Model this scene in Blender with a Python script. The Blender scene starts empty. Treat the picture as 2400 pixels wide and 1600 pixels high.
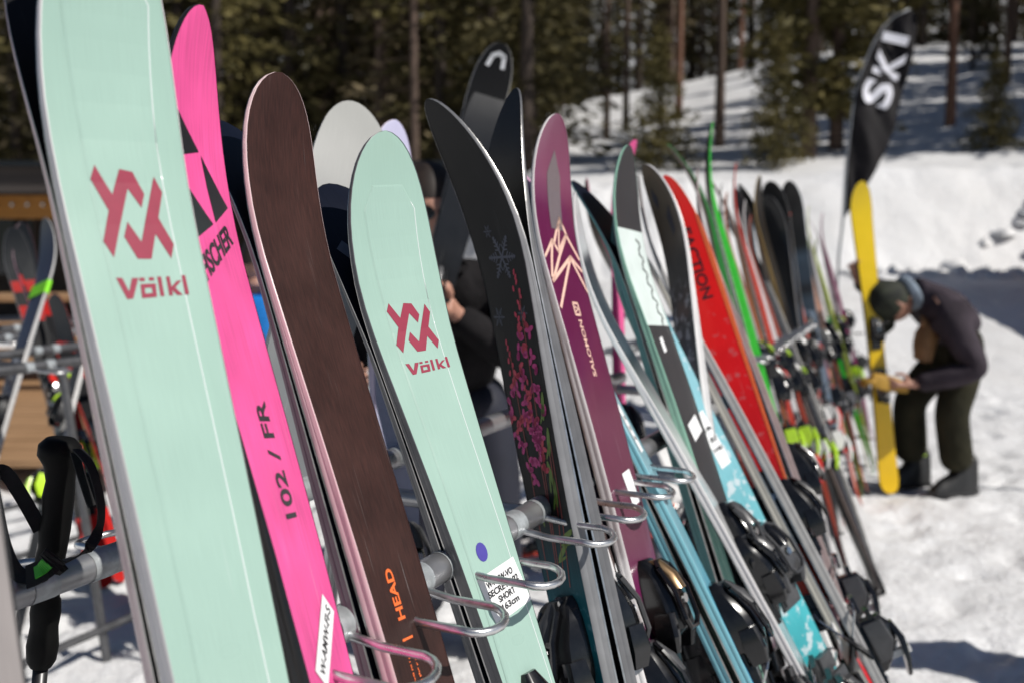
import bpy, bmesh, math, random
from mathutils import Vector, Matrix, noise
random.seed(7)
R = math.radians
scene = bpy.context.scene
COL = scene.collection

# ------------------------------------------------------------------ camera, sky, sun, exposure
FPX = 2333.0                      # 35 mm lens on a 36 mm wide sensor, in photograph pixels
CAM = Vector((0.0, 0.0, 1.41))
PITCH = R(5.73)
cam_data = bpy.data.cameras.new('camera')
cam_data.lens = 35.0
cam_data.sensor_width = 36.0
cam_data.clip_start = 0.05
cam_data.clip_end = 800.0
cam_data.dof.use_dof = True
cam_data.dof.focus_distance = 1.17
cam_data.dof.aperture_fstop = 4.0
cam_data.dof.aperture_blades = 0
cam_obj = bpy.data.objects.new('camera', cam_data)
COL.objects.link(cam_obj)
cam_obj.location = CAM
cam_obj.rotation_euler = (R(90) - PITCH, 0, 0)
scene.camera = cam_obj

SUN_DIR = Vector((0.63, -0.30, 0.70)).normalized()     # towards the sun
world = bpy.data.worlds.new('World')
scene.world = world
world.use_nodes = True
wn = world.node_tree
sky = wn.nodes.new('ShaderNodeTexSky')
sky.sky_type = 'NISHITA'
sky.sun_disc = False
sky.sun_elevation = math.asin(SUN_DIR.z)
sky.sun_rotation = math.atan2(SUN_DIR.x, SUN_DIR.y)
sky.altitude = 2800
wn.links.new(sky.outputs['Color'], wn.nodes['Background'].inputs['Color'])
wn.nodes['Background'].inputs['Strength'].default_value = 0.052
sun_data = bpy.data.lights.new('sun', 'SUN')
sun_data.energy = 4.35
sun_data.angle = R(0.5)
sun_data.color = (1.0, 0.96, 0.90)
sun_obj = bpy.data.objects.new('sun', sun_data)
COL.objects.link(sun_obj)
sun_obj.location = SUN_DIR * 50
sun_obj.rotation_euler = SUN_DIR.to_track_quat('Z', 'Y').to_euler()
scene.view_settings.view_transform = 'Standard'
scene.view_settings.look = 'None'
scene.view_settings.exposure = 0.0
scene.view_settings.gamma = 1.0
scene.view_settings.use_curve_mapping = False
scene.render.engine = 'CYCLES'
scene.cycles.use_denoising = True
scene.cycles.max_bounces = 6
scene.cycles.sample_clamp_indirect = 6.0

# ------------------------------------------------------------------ helpers
cf = Vector((0, math.cos(PITCH), -math.sin(PITCH)))
cr = Vector((1, 0, 0))
cu = Vector((0, math.sin(PITCH), math.cos(PITCH)))
def ray(px, py):
    return cf + cr * ((px - 1200) / FPX) + cu * ((800 - py) / FPX)
def at(px, py, depth):
    return CAM + ray(px, py) * depth
def atz(px, py, z):
    d = ray(px, py)
    return CAM + d * ((z - CAM.z) / d.z)
def proj(P):
    v = P - CAM
    d = v.dot(cf)
    return 1200 + FPX * v.dot(cr) / d, 800 - FPX * v.dot(cu) / d
def lin(r, g, b):
    f = lambda c: (c / 255) / 12.92 if c <= 10 else (((c / 255) + 0.055) / 1.055) ** 2.4
    return (f(r), f(g), f(b))
def sstep(a, b, x):
    t = min(1, max(0, (x - a) / (b - a)))
    return t * t * (3 - 2 * t)

def tag(o, label=None, cat=None, group=None, kind=None):
    if label: o['label'] = label
    if cat: o['category'] = cat
    if group: o['group'] = group
    if kind: o['kind'] = kind
    return o
def empty(name, loc=(0, 0, 0), rotz=0.0):
    o = bpy.data.objects.new(name, None)
    o.empty_display_size = 0.1
    o.location = loc
    o.rotation_euler = (0, 0, rotz)
    COL.objects.link(o)
    return o
def link_mesh(name, me, m, parent=None, smooth=False):
    if m is not None and not me.materials:
        me.materials.append(m)
    if smooth:
        me.polygons.foreach_set('use_smooth', [True] * len(me.polygons))
    o = bpy.data.objects.new(name, me)
    COL.objects.link(o)
    if parent: o.parent = parent
    return o
def mesh_obj(name, vs, fs, m, parent=None, smooth=False, uv=None):
    me = bpy.data.meshes.new(name)
    me.from_pydata([tuple(v) for v in vs], [], fs)
    if uv:
        l = me.uv_layers.new(name='UVMap')
        for lp in me.loops:
            l.data[lp.index].uv = uv[lp.vertex_index]
    me.update()
    return link_mesh(name, me, m, parent, smooth)

class MB:
    """collects shapes into one mesh"""
    def __init__(self): self.v = []; self.f = []
    def add(self, vs, fs):
        n = len(self.v)
        self.v += [tuple(p) for p in vs]
        self.f += [tuple(i + n for i in f) for f in fs]
    def box(self, c, s, M=None):
        x, y, z = (k / 2 for k in s)
        vs = [Vector((sx * x, sy * y, sz * z)) for sz in (-1, 1) for sy in (-1, 1) for sx in (-1, 1)]
        if M is not None: vs = [M @ p for p in vs]
        vs = [p + Vector(c) for p in vs]
        self.add(vs, [(0, 2, 3, 1), (4, 5, 7, 6), (0, 1, 5, 4), (2, 6, 7, 3), (0, 4, 6, 2), (1, 3, 7, 5)])
        return self
    def tube(self, pts, rad, n=8, cap=True):
        pts = [Vector(p) for p in pts]
        rads = rad if isinstance(rad, (list, tuple)) else [rad] * len(pts)
        vs, fs = [], []
        t0 = (pts[1] - pts[0]).normalized()
        ref = Vector((0, 0, 1)) if abs(t0.z) < 0.9 else Vector((1, 0, 0))
        a = t0.cross(ref).normalized()
        for i, p in enumerate(pts):
            t = (pts[min(i + 1, len(pts) - 1)] - pts[max(i - 1, 0)]).normalized()
            a = (a - t * a.dot(t)).normalized()
            b = t.cross(a)
            for k in range(n):
                g = 2 * math.pi * k / n
                vs.append(p + (a * math.cos(g) + b * math.sin(g)) * rads[i])
        for i in range(len(pts) - 1):
            for k in range(n):
                fs.append((i * n + k, i * n + (k + 1) % n, (i + 1) * n + (k + 1) % n, (i + 1) * n + k))
        if cap:
            fs.append(tuple(range(n - 1, -1, -1)))
            fs.append(tuple(range((len(pts) - 1) * n, len(pts) * n)))
        self.add(vs, fs)
        return self
    def loft(self, secs, ch=0.25):
        """secs: (y, x centre, half width bottom, half width top, z0, z1); chamfered boxy sections along y"""
        vs, fs = [], []
        for (y, xc, wb, wt, z0, z1) in secs:
            h = z1 - z0
            c = min(ch * h, 0.6 * wt)
            vs += [(xc - wb, y, z0), (xc - wb + (wb - wt) * 0.5, y, z1 - c * 1.2), (xc - wt + c * 0.5, y, z1 - c * 0.25), (xc - wt * 0.45, y, z1),
                   (xc + wt * 0.45, y, z1), (xc + wt - c * 0.5, y, z1 - c * 0.25), (xc + wb - (wb - wt) * 0.5, y, z1 - c * 1.2), (xc + wb, y, z0)]
        n = 8
        for i in range(len(secs) - 1):
            for k in range(n):
                fs.append((i * n + k, (i + 1) * n + k, (i + 1) * n + (k + 1) % n, i * n + (k + 1) % n))
        fs.append(tuple(range(n)))
        fs.append(tuple(range(len(secs) * n - 1, (len(secs) - 1) * n - 1, -1)))
        self.add(vs, fs)
        return self
    def mesh(self, name):
        me = bpy.data.meshes.new(name)
        me.from_pydata(self.v, [], self.f)
        me.update()
        return me
    def build(self, name, m, parent=None, smooth=False):
        return link_mesh(name, self.mesh(name), m, parent, smooth)

def arc_smooth(o, ang=40):
    """shade smooth with sharp edges kept"""
    me = o.data
    me.polygons.foreach_set('use_smooth', [True] * len(me.polygons))
    bm = bmesh.new(); bm.from_mesh(me)
    for e in bm.edges:
        if len(e.link_faces) == 2 and e.calc_face_angle(0) > R(ang): e.smooth = False
    bm.to_mesh(me); bm.free()

# ------------------------------------------------------------------ materials
MATS = {}
def mat(name, col, rough=0.5, metal=0.0, coat=0.0, var=0.12, scale=30.0, stretch=(1, 1, 1), bump=0.0, bscale=None, col2=None, detail=4.0,
        sheen=0.0, rvar=0.0, spec=0.5):
    if name in MATS: return MATS[name]
    m = bpy.data.materials.new(name)
    m.use_nodes = True
    nt = m.node_tree
    N, Lk = nt.nodes, nt.links
    b = N['Principled BSDF']
    b.inputs['Roughness'].default_value = rough
    b.inputs['Metallic'].default_value = metal
    b.inputs['Coat Weight'].default_value = coat
    b.inputs['Coat Roughness'].default_value = 0.12
    b.inputs['Specular IOR Level'].default_value = spec
    if sheen: b.inputs['Sheen Weight'].default_value = sheen
    tc = N.new('ShaderNodeTexCoord')
    mp = N.new('ShaderNodeMapping')
    mp.inputs['Scale'].default_value = stretch
    Lk.new(tc.outputs['Object'], mp.inputs['Vector'])
    nz = N.new('ShaderNodeTexNoise')
    nz.inputs['Scale'].default_value = scale
    nz.inputs['Detail'].default_value = detail
    Lk.new(mp.outputs['Vector'], nz.inputs['Vector'])
    cr_ = N.new('ShaderNodeValToRGB')
    c1 = col
    c2 = col2 if col2 else tuple(min(1, c * (1 + var)) for c in col)
    c0 = tuple(c * (1 - var) for c in col) if not col2 else col
    cr_.color_ramp.elements[0].position = 0.32
    cr_.color_ramp.elements[1].position = 0.68
    cr_.color_ramp.elements[0].color = (*c0, 1)
    cr_.color_ramp.elements[1].color = (*c2, 1)
    Lk.new(nz.outputs['Fac'], cr_.inputs['Fac'])
    Lk.new(cr_.outputs['Color'], b.inputs['Base Color'])
    if rvar:
        mr = N.new('ShaderNodeMapRange')
        mr.inputs['To Min'].default_value = max(0.02, rough - rvar)
        mr.inputs['To Max'].default_value = min(1, rough + rvar)
        Lk.new(nz.outputs['Fac'], mr.inputs['Value'])
        Lk.new(mr.outputs['Result'], b.inputs['Roughness'])
    if bump:
        bp = N.new('ShaderNodeBump')
        bp.inputs['Strength'].default_value = min(1.0, bump)
        bp.inputs['Distance'].default_value = 0.02 if bump > 0.5 else 0.004
        if bscale:
            n2 = N.new('ShaderNodeTexNoise')
            n2.inputs['Scale'].default_value = bscale
            n2.inputs['Detail'].default_value = 6
            Lk.new(mp.outputs['Vector'], n2.inputs['Vector'])
            Lk.new(n2.outputs['Fac'], bp.inputs['Height'])
        else:
            Lk.new(nz.outputs['Fac'], bp.inputs['Height'])
        Lk.new(bp.outputs['Normal'], b.inputs['Normal'])
    MATS[name] = m
    return m

def top_mat(name, stops, rough=0.3, coat=0.5, var=0.06, scale=60, stretch=(1, 0.03, 1), const=False, blot=None, metal=0.0, spec=0.4, coat_rough=0.1, scr=0.16):
    """printed ski topsheet: stops = [(metres from the tip, colour)], streaked along the ski.
    blot = (scale, threshold, colour, strength, s0, s1): a printed speckle between two distances from the tip"""
    if name in MATS: return MATS[name]
    m = bpy.data.materials.new(name)
    m.use_nodes = True
    nt = m.node_tree
    N, Lk = nt.nodes, nt.links
    b = N['Principled BSDF']
    b.inputs['Roughness'].default_value = rough
    b.inputs['Coat Weight'].default_value = coat
    b.inputs['Coat Roughness'].default_value = coat_rough
    b.inputs['Metallic'].default_value = metal
    b.inputs['Specular IOR Level'].default_value = spec
    uv = N.new('ShaderNodeUVMap')
    uv.uv_map = 'UVMap'
    sx = N.new('ShaderNodeSeparateXYZ')
    Lk.new(uv.outputs['UV'], sx.inputs['Vector'])
    mul = N.new('ShaderNodeMath'); mul.operation = 'MULTIPLY'; mul.inputs[1].default_value = 0.5
    Lk.new(sx.outputs['Y'], mul.inputs[0])
    rp = N.new('ShaderNodeValToRGB')
    rp.color_ramp.interpolation = 'CONSTANT' if const else 'LINEAR'
    while len(rp.color_ramp.elements) < len(stops): rp.color_ramp.elements.new(0.5)
    while len(rp.color_ramp.elements) > max(1, len(stops)): rp.color_ramp.elements.remove(rp.color_ramp.elements[-1])
    for e, (s, c) in zip(rp.color_ramp.elements, stops):
        e.position = s * 0.5
    for e, (s, c) in zip(rp.color_ramp.elements, stops):
        e.color = (*c, 1)
    Lk.new(mul.outputs[0], rp.inputs['Fac'])
    mp = N.new('ShaderNodeMapping')
    mp.inputs['Scale'].default_value = stretch
    Lk.new(uv.outputs['UV'], mp.inputs['Vector'])
    nz = N.new('ShaderNodeTexNoise')
    nz.inputs['Scale'].default_value = scale * 10
    nz.inputs['Detail'].default_value = 5
    Lk.new(mp.outputs['Vector'], nz.inputs['Vector'])
    n3 = N.new('ShaderNodeTexNoise')
    n3.inputs['Scale'].default_value = 9
    Lk.new(uv.outputs['UV'], n3.inputs['Vector'])
    ad = N.new('ShaderNodeMath'); ad.operation = 'ADD'
    Lk.new(nz.outputs['Fac'], ad.inputs[0]); Lk.new(n3.outputs['Fac'], ad.inputs[1])
    mr = N.new('ShaderNodeMapRange')
    mr.inputs['From Min'].default_value = 0.6; mr.inputs['From Max'].default_value = 1.4
    mr.inputs['To Min'].default_value = 1 - var * 2; mr.inputs['To Max'].default_value = 1 + var * 2
    Lk.new(ad.outputs[0], mr.inputs['Value'])
    mx = N.new('ShaderNodeMix'); mx.data_type = 'RGBA'; mx.blend_type = 'MULTIPLY'; mx.inputs['Factor'].default_value = 1
    Lk.new(rp.outputs['Color'], mx.inputs['A']); Lk.new(mr.outputs['Result'], mx.inputs['B'])
    out = mx.outputs['Result']
    if scr:                     # fine pale scratches running along the ski
        mp5 = N.new('ShaderNodeMapping'); mp5.inputs['Scale'].default_value = (620, 5, 1); mp5.inputs['Rotation'].default_value = (0, 0, .05)
        Lk.new(uv.outputs['UV'], mp5.inputs['Vector'])
        n5 = N.new('ShaderNodeTexNoise'); n5.inputs['Scale'].default_value = 1.0; n5.inputs['Detail'].default_value = 2
        Lk.new(mp5.outputs['Vector'], n5.inputs['Vector'])
        n6 = N.new('ShaderNodeTexNoise'); n6.inputs['Scale'].default_value = 14
        Lk.new(uv.outputs['UV'], n6.inputs['Vector'])
        m5 = N.new('ShaderNodeMapRange'); m5.inputs['From Min'].default_value = .66; m5.inputs['From Max'].default_value = .74; m5.inputs['To Max'].default_value = scr
        Lk.new(n5.outputs['Fac'], m5.inputs['Value'])
        m6 = N.new('ShaderNodeMapRange'); m6.inputs['From Min'].default_value = .45; m6.inputs['From Max'].default_value = .65
        Lk.new(n6.outputs['Fac'], m6.inputs['Value'])
        p5 = N.new('ShaderNodeMath'); p5.operation = 'MULTIPLY'
        Lk.new(m5.outputs['Result'], p5.inputs[0]); Lk.new(m6.outputs['Result'], p5.inputs[1])
        x5 = N.new('ShaderNodeMix'); x5.data_type = 'RGBA'; x5.inputs['B'].default_value = (.72, .72, .72, 1)
        Lk.new(p5.outputs[0], x5.inputs['Factor']); Lk.new(out, x5.inputs['A'])
        out = x5.outputs['Result']
    if blot:
        sc_, th, bc, st, s0, s1 = blot
        n4 = N.new('ShaderNodeTexNoise'); n4.inputs['Scale'].default_value = sc_; n4.inputs['Detail'].default_value = 8; n4.inputs['Roughness'].default_value = 0.65
        Lk.new(uv.outputs['UV'], n4.inputs['Vector'])
        m1 = N.new('ShaderNodeMapRange'); m1.inputs['From Min'].default_value = th; m1.inputs['From Max'].default_value = th + 0.05; m1.inputs['To Max'].default_value = st
        Lk.new(n4.outputs['Fac'], m1.inputs['Value'])
        g1 = N.new('ShaderNodeMapRange'); g1.interpolation_type = 'SMOOTHSTEP'; g1.inputs['From Min'].default_value = s0; g1.inputs['From Max'].default_value = s0 + 0.08
        g2 = N.new('ShaderNodeMapRange'); g2.interpolation_type = 'SMOOTHSTEP'; g2.inputs['From Min'].default_value = s1; g2.inputs['From Max'].default_value = s1 + 0.08; g2.inputs['To Min'].default_value = 1; g2.inputs['To Max'].default_value = 0
        Lk.new(sx.outputs['Y'], g1.inputs['Value']); Lk.new(sx.outputs['Y'], g2.inputs['Value'])
        p1 = N.new('ShaderNodeMath'); p1.operation = 'MULTIPLY'; p2 = N.new('ShaderNodeMath'); p2.operation = 'MULTIPLY'
        Lk.new(m1.outputs['Result'], p1.inputs[0]); Lk.new(g1.outputs['Result'], p1.inputs[1])
        Lk.new(p1.outputs[0], p2.inputs[0]); Lk.new(g2.outputs['Result'], p2.inputs[1])
        mb_ = N.new('ShaderNodeMix'); mb_.data_type = 'RGBA'
        mb_.inputs['B'].default_value = (*bc, 1)
        Lk.new(p2.outputs[0], mb_.inputs['Factor']); Lk.new(out, mb_.inputs['A'])
        out = mb_.outputs['Result']
    Lk.new(out, b.inputs['Base Color'])
    # scuffs: gloss varies a little, fine grain under the varnish
    rr = N.new('ShaderNodeMapRange')
    rr.inputs['To Min'].default_value = max(0.05, rough - 0.12); rr.inputs['To Max'].default_value = rough + 0.15
    Lk.new(n3.outputs['Fac'], rr.inputs['Value']); Lk.new(rr.outputs['Result'], b.inputs['Roughness'])
    bp = N.new('ShaderNodeBump'); bp.inputs['Strength'].default_value = 0.12; bp.inputs['Distance'].default_value = 0.0006
    Lk.new(nz.outputs['Fac'], bp.inputs['Height']); Lk.new(bp.outputs['Normal'], b.inputs['Normal'])
    MATS[name] = m
    return m

def flat(name, col, rough=0.45, coat=0.0, metal=0.0):
    return mat(name, col, rough=rough, coat=coat, metal=metal, var=0.05, scale=80)

BLACK_PLASTIC = mat('black_plastic', (0.007, 0.007, 0.008), rough=0.24, coat=0.45, spec=.35, var=0.3, scale=50, rvar=0.12)
GREY_PLASTIC = mat('grey_plastic', (0.055, 0.055, 0.058), rough=0.38, coat=0.2, var=0.2, scale=40, rvar=0.1)
WHITE_PLASTIC = mat('white_plastic', (0.72, 0.71, 0.69), rough=0.35, coat=0.2, var=0.06, scale=40)
LIME_PLASTIC = mat('lime_plastic', (0.50, 0.80, 0.02), rough=0.35, coat=0.3, var=0.06)
BRONZE_PLASTIC = mat('bronze_plastic', (0.26, 0.17, 0.09), rough=0.3, metal=0.7, coat=0.2, var=0.1)
SILVER_METAL = mat('silver_metal', (0.62, 0.62, 0.62), rough=0.22, metal=1.0, var=0.08)
EDGE_STEEL = mat('edge_steel', (0.55, 0.54, 0.52), rough=0.28, metal=1.0, var=0.2, scale=60)
RED_PLASTIC = mat('red_plastic', (0.7, 0.03, 0.02), rough=0.35, coat=0.3, var=0.06)
GALV = mat('galvanised_steel', (0.46, 0.46, 0.47), rough=0.36, metal=0.85, var=0.28, scale=14, rvar=0.12, bump=0.05, bscale=120)
GALV_ROUGH = mat('galvanised_band', (0.50, 0.53, 0.54), rough=0.42, metal=0.55, var=0.2, scale=60, rvar=0.1, bump=0.15, bscale=180)
ROD = mat('galvanised_rod', (0.66, 0.66, 0.66), rough=0.30, metal=0.95, var=0.18, scale=70, rvar=0.12, bump=0.05, bscale=150)
PAPER = mat('white_paper', (0.80, 0.80, 0.80), rough=0.7, var=0.03)
INK = flat('black_ink', (0.012, 0.012, 0.014), rough=0.5)
# ------------------------------------------------------------------ decals: polygons laid on a ski
from mathutils.geometry import tessellate_polygon
TEXT_CACHE = {}
def text_shape(body, bold=0.0, shear=0.0):
    """the outline of a word as triangles, 1 unit tall capitals roughly 0.7"""
    key = (body, bold, shear)
    if key in TEXT_CACHE: return TEXT_CACHE[key]
    c = bpy.data.curves.new('lettering', 'FONT')
    c.body = body; c.size = 1.0; c.offset = bold; c.shear = shear; c.resolution_u = 4
    c.align_x = 'CENTER'; c.align_y = 'CENTER'
    o = bpy.data.objects.new('lettering', c)
    COL.objects.link(o)
    dg = bpy.context.evaluated_depsgraph_get()
    me = bpy.data.meshes.new_from_object(o.evaluated_get(dg))
    vs = [(v.co.x, v.co.y) for v in me.vertices]
    fs = [tuple(p.vertices) for p in me.polygons]
    bpy.data.objects.remove(o); bpy.data.curves.remove(c); bpy.data.meshes.remove(me)
    x0 = min(v[0] for v in vs); x1 = max(v[0] for v in vs); y0 = min(v[1] for v in vs); y1 = max(v[1] for v in vs)
    vs = [(x - (x0 + x1) / 2, y - (y0 + y1) / 2) for x, y in vs]
    TEXT_CACHE[key] = (vs, fs, x1 - x0, y1 - y0)
    return TEXT_CACHE[key]
def poly_shape(polys):
    vs, fs = [], []
    for p in polys:
        n = len(vs)
        tri = tessellate_polygon([[Vector((x, y, 0)) for x, y in p]])
        vs += p
        fs += [tuple(n + i for i in t) for t in tri]
    return vs, fs
def stroke(pts, w):
    """a polyline as overlapping-free quads of width w"""
    out = []
    for (a, b) in zip(pts[:-1], pts[1:]):
        a = Vector(a); b = Vector(b)
        d = (b - a).normalized(); nrm = Vector((-d.y, d.x)) * w / 2
        a2 = a - d * w * 0.3; b2 = b + d * w * 0.3
        out.append([tuple(a2 + nrm), tuple(a2 - nrm), tuple(b2 - nrm), tuple(b2 + nrm)])
    return out
def circle(cx, cy, rx, ry=None, n=14, rot=0.0):
    ry = ry or rx
    ca, sa = math.cos(rot), math.sin(rot)
    return [(cx + ca * rx * math.cos(2 * math.pi * k / n) - sa * ry * math.sin(2 * math.pi * k / n),
             cy + sa * rx * math.cos(2 * math.pi * k / n) + ca * ry * math.sin(2 * math.pi * k / n)) for k in range(n)]
def place(shape, u0, s0, sx, sy, ang):
    """2-D shape scaled and turned, then put at (u0, s0) of a ski, s0 = metres below the tip"""
    vs, fs = shape[0], shape[1]
    ca, sa = math.cos(R(ang)), math.sin(R(ang))
    return [(u0 + ca * x * sx - sa * y * sy, s0 - (sa * x * sx + ca * y * sy)) for x, y in vs], fs
def word(body, u0, s0, length=None, height=None, ang=0, bold=0.0, shear=0.0):
    sh = text_shape(body, bold, shear)
    kx = length / sh[2] if length else height / sh[3]
    ky = height / sh[3] if height else kx
    return place(sh, u0, s0, kx, ky, ang)

# ------------------------------------------------------------------ the ski
class SkiShape:
    def __init__(s, L, wt=0.132, ww=0.10, wl=0.122, rise=0.062, rlen=0.26, blunt=2.3, thick=0.018, n=34, shovel=0.17, camber=0.004, tailrise=0.016):
        s.L, s.wt, s.ww, s.wl, s.rise, s.rlen, s.blunt, s.thick, s.shovel, s.camber, s.tr = L, wt, ww, wl, rise, rlen, blunt, thick, shovel, camber, tailrise
        st = [0, .004, .012, .025, .045, .08, .14]
        m = max(6, n // 3)
        st += [0.2 + (L - 0.62) * i / m for i in range(m + 1)]
        st += [L - 0.36, L - 0.31, L - 0.27, L - .235, L - .2, L - .17, L - .145, L - .12, L - .1, L - .08, L - .062, L - .047, L - .034, L - .023, L - .014, L - .007, L - .002, L]
        s.st = sorted(set(round(x, 5) for x in st))
        s.hz = [s._h(x) for x in s.st]; s.tz = [s._t(x) for x in s.st]
    def w(s, y):
        L = s.L
        ys = L - s.shovel
        if y > ys:
            q = (y - ys) / s.shovel
            return s.wt / 2 * max(0.0, 1 - q ** s.blunt) ** (1 / 2.0)
        yw = 0.44 * L
        if y > yw:
            q = (y - yw) / (ys - yw)
            return (s.ww + (s.wt - s.ww) * q ** 1.7) / 2
        yt = 0.09
        if y > yt:
            q = (yw - y) / (yw - yt)
            return (s.ww + (s.wl - s.ww) * q ** 1.7) / 2
        q = (yt - y) / yt
        return s.wl / 2 * max(0.0, 1 - q ** 3.2) ** 0.5 * (1 - 0.1 * q)
    def _h(s, y):
        q = max(0, (y - (s.L - s.rlen)) / s.rlen)
        q2 = max(0, (0.14 - y) / 0.14)
        mid = max(0, min(1, (y - 0.1) / (s.L - s.rlen - 0.1)))
        return s.rise * q ** 2.1 + s.tr * q2 ** 2 + s.camber * math.sin(math.pi * mid) ** 2
    def _t(s, y):
        L = s.L
        a = sstep(L - 0.02, L - 0.62, y) if y > L / 2 else sstep(0.0, 0.45, y)
        return 0.0045 + (s.thick - 0.0045) * a
    def interp(s, y, arr):
        st = s.st
        if y <= st[0]: return arr[0]
        for i in range(len(st) - 1):
            if y <= st[i + 1]:
                q = (y - st[i]) / (st[i + 1] - st[i])
                return arr[i] * (1 - q) + arr[i + 1] * q
        return arr[-1]
    def h(s, y): return s.interp(y, s.hz)
    def t(s, y): return s.interp(y, s.tz)
    def sheet(s, top, cols=7):
        vs, fs, uv = [], [], []
        for y in s.st:
            hw = max(0.0006, s.w(y) - (0.0016 if top else 0.0004))
            for c in range(cols):
                u = -hw + 2 * hw * c / (cols - 1)
                z = s.h(y) + (s.t(y) if top else 0.0)
                if top and c in (0, cols - 1): z -= 0.0006
                vs.append((u, y, z)); uv.append((u, s.L - y))
        n = len(s.st)
        for i in range(n - 1):
            for c in range(cols - 1):
                q = (i * cols + c, i * cols + c + 1, (i + 1) * cols + c + 1, (i + 1) * cols + c)
                fs.append(q if top else q[::-1])
        return vs, fs, uv
    def band(s, z0f, z1f, out0, out1):
        """closed side band round the outline between two heights (fractions of thickness)"""
        left = [(-s.w(y), y) for y in s.st]; right = [(s.w(y), y) for y in reversed(s.st)]
        loop = right + left
        vs, fs = [], []
        for (x, y) in loop:
            sg = 1 if x >= 0 else -1
            t = s.t(y); h = s.h(y)
            vs.append((x + sg * out0, y, h + t * z0f)); vs.append((x + sg * out1, y, h + t * z1f))
        n = len(loop)
        for i in range(n):
            j = (i + 1) % n
            fs.append((2 * i, 2 * j, 2 * j + 1, 2 * i + 1))
        return vs, fs

def lay(shape, sk, name, m, parent, off=0.0004, base=False, top_z=None):
    """lays a 2-D shape (u, metres below tip) on the ski as a thin printed film, cut at the ski's own stations"""
    vs, fs = shape
    bm = bmesh.new()
    bv = [bm.verts.new((-x if base else x, sk.L - s, 0)) for x, s in vs]
    for f in fs:
        try: bm.faces.new([bv[i] for i in f])
        except ValueError: pass
    ys = [v.co.y for v in bm.verts]
    if not ys: bm.free(); return None
    lo, hi = min(ys), max(ys)
    for y in sk.st:
        if lo < y < hi:
            bmesh.ops.bisect_plane(bm, geom=bm.verts[:] + bm.edges[:] + bm.faces[:], plane_co=(0, y, 0), plane_no=(0, 1, 0))
    for v in bm.verts:
        y = v.co.y
        w = max(0.0, sk.w(min(max(y, 0), sk.L)) - 0.0025)
        v.co.x = max(-w, min(w, v.co.x))
        v.co.z = sk.h(y) - off if base else sk.h(y) + sk.t(y) + off
    bmesh.ops.dissolve_degenerate(bm, dist=1e-5, edges=bm.edges[:])
    want = -1 if base else 1
    for f in bm.faces:
        f.normal_update()
        if f.normal.z * want < 0: f.normal_flip()
    me = bpy.data.meshes.new(name)
    bm.to_mesh(me); bm.free()
    l = None
    return link_mesh(name, me, m, parent)

# ------------------------------------------------------------------ bindings
BMESH = {}
def cached(key, builder):
    if key not in BMESH: BMESH[key] = builder().mesh(key)
    return BMESH[key]
def bpiece(name, key, builder, m, parent, loc=(0, 0, 0)):
    src = cached(key, builder)
    k2 = key + '|' + m.name
    if k2 not in BMESH:
        me = src.copy(); me.materials.clear(); me.materials.append(m)
        BMESH[k2] = me
        o_ = bpy.data.objects.new('tmp', me); arc_smooth(o_, 27); bpy.data.objects.remove(o_)
    o = bpy.data.objects.new(name, BMESH[k2])
    COL.objects.link(o); o.parent = parent; o.location = loc
    return o
def toe_body():
    m = MB()
    m.loft([(0.128, 0, .012, .008, .0, .008), (0.10, 0, .025, .018, 0, .020), (.055, 0, .033, .024, 0, .034), (.012, 0, .037, .028, 0, .046), (-.03, 0, .036, .028, 0, .049), (-.045, 0, .033, .024, 0, .040)])
    m.loft([(-.045, 0, .033, .032, 0, .009), (-.115, 0, .036, .034, 0, .009)])
    return m
def toe_round():
    m = MB()
    m.loft([(0.088, 0, .020, .012, .0, .012), (0.076, 0, .029, .022, 0, .026), (.050, 0, .036, .028, 0, .044), (.018, 0, .039, .030, 0, .056), (-.014, 0, .039, .031, 0, .060), (-.036, 0, .036, .028, 0, .055), (-.047, 0, .031, .022, 0, .042)], .38)
    m.loft([(-.045, 0, .033, .032, 0, .009), (-.115, 0, .036, .034, 0, .009)])
    return m
def toe_frame():
    m = MB()
    for pts in ([(-.022, .070, .036), (-.026, .03, .058), (-.025, -.02, .066), (-.014, -.036, .066), (.014, -.036, .066), (.025, -.02, .066), (.026, .03, .058), (.022, .070, .036), (.010, .080, .028), (-.010, .080, .028), (-.022, .070, .036)],):
        m.tube(pts, .0048, 6, cap=False)
    return m
def screw_disc():
    return MB().tube([(0, 0, .054), (0, 0, .0635)], .0085, 12)
def toe_ribs():
    m = MB()
    for x in (-.017, -.006, .006, .017):
        m.loft([(.118 - abs(x) * 1.1, x * .5, .0022, .0014, .012, .0175 - abs(x) * .12), (.06, x, .003, .002, .028, .0375), (.015, x * 1.15, .003, .002, .042, .0495)])
    return m
def toe_wing(sg):
    m = MB()
    m.loft([(-.005, sg * .030, .012, .009, .016, .050), (-.045, sg * .036, .012, .008, .012, .052), (-.072, sg * .031, .008, .005, .014, .044)])
    return m
def toe_pad():
    return MB().loft([(-.07, 0, .031, .029, .008, .017), (-.106, 0, .031, .029, .008, .014)])
def toe_lever_r():
    m = MB()
    m.loft([(.084, 0, .013, .010, .012, .030), (.056, 0, .017, .013, .040, .056), (.030, 0, .017, .013, .050, .066)], .4)
    return m
def toe_lever():
    m = MB()
    m.loft([(.062, 0, .014, .011, .034, .041), (.02, 0, .017, .013, .047, .056), (-.012, 0, .018, .014, .050, .060)])
    return m
def heel_body():
    m = MB()
    m.loft([(.05, 0, .034, .032, 0, .010), (-.13, 0, .033, .031, 0, .010)])
    m.loft([(.022, 0, .026, .020, .009, .062), (-.005, 0, .034, .026, .009, .078), (-.045, 0, .034, .026, .009, .074), (-.085, 0, .028, .020, .009, .045), (-.105, 0, .020, .014, .009, .026)])
    m.box((0, .03, .040), (.05, .03, .012))
    return m
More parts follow.
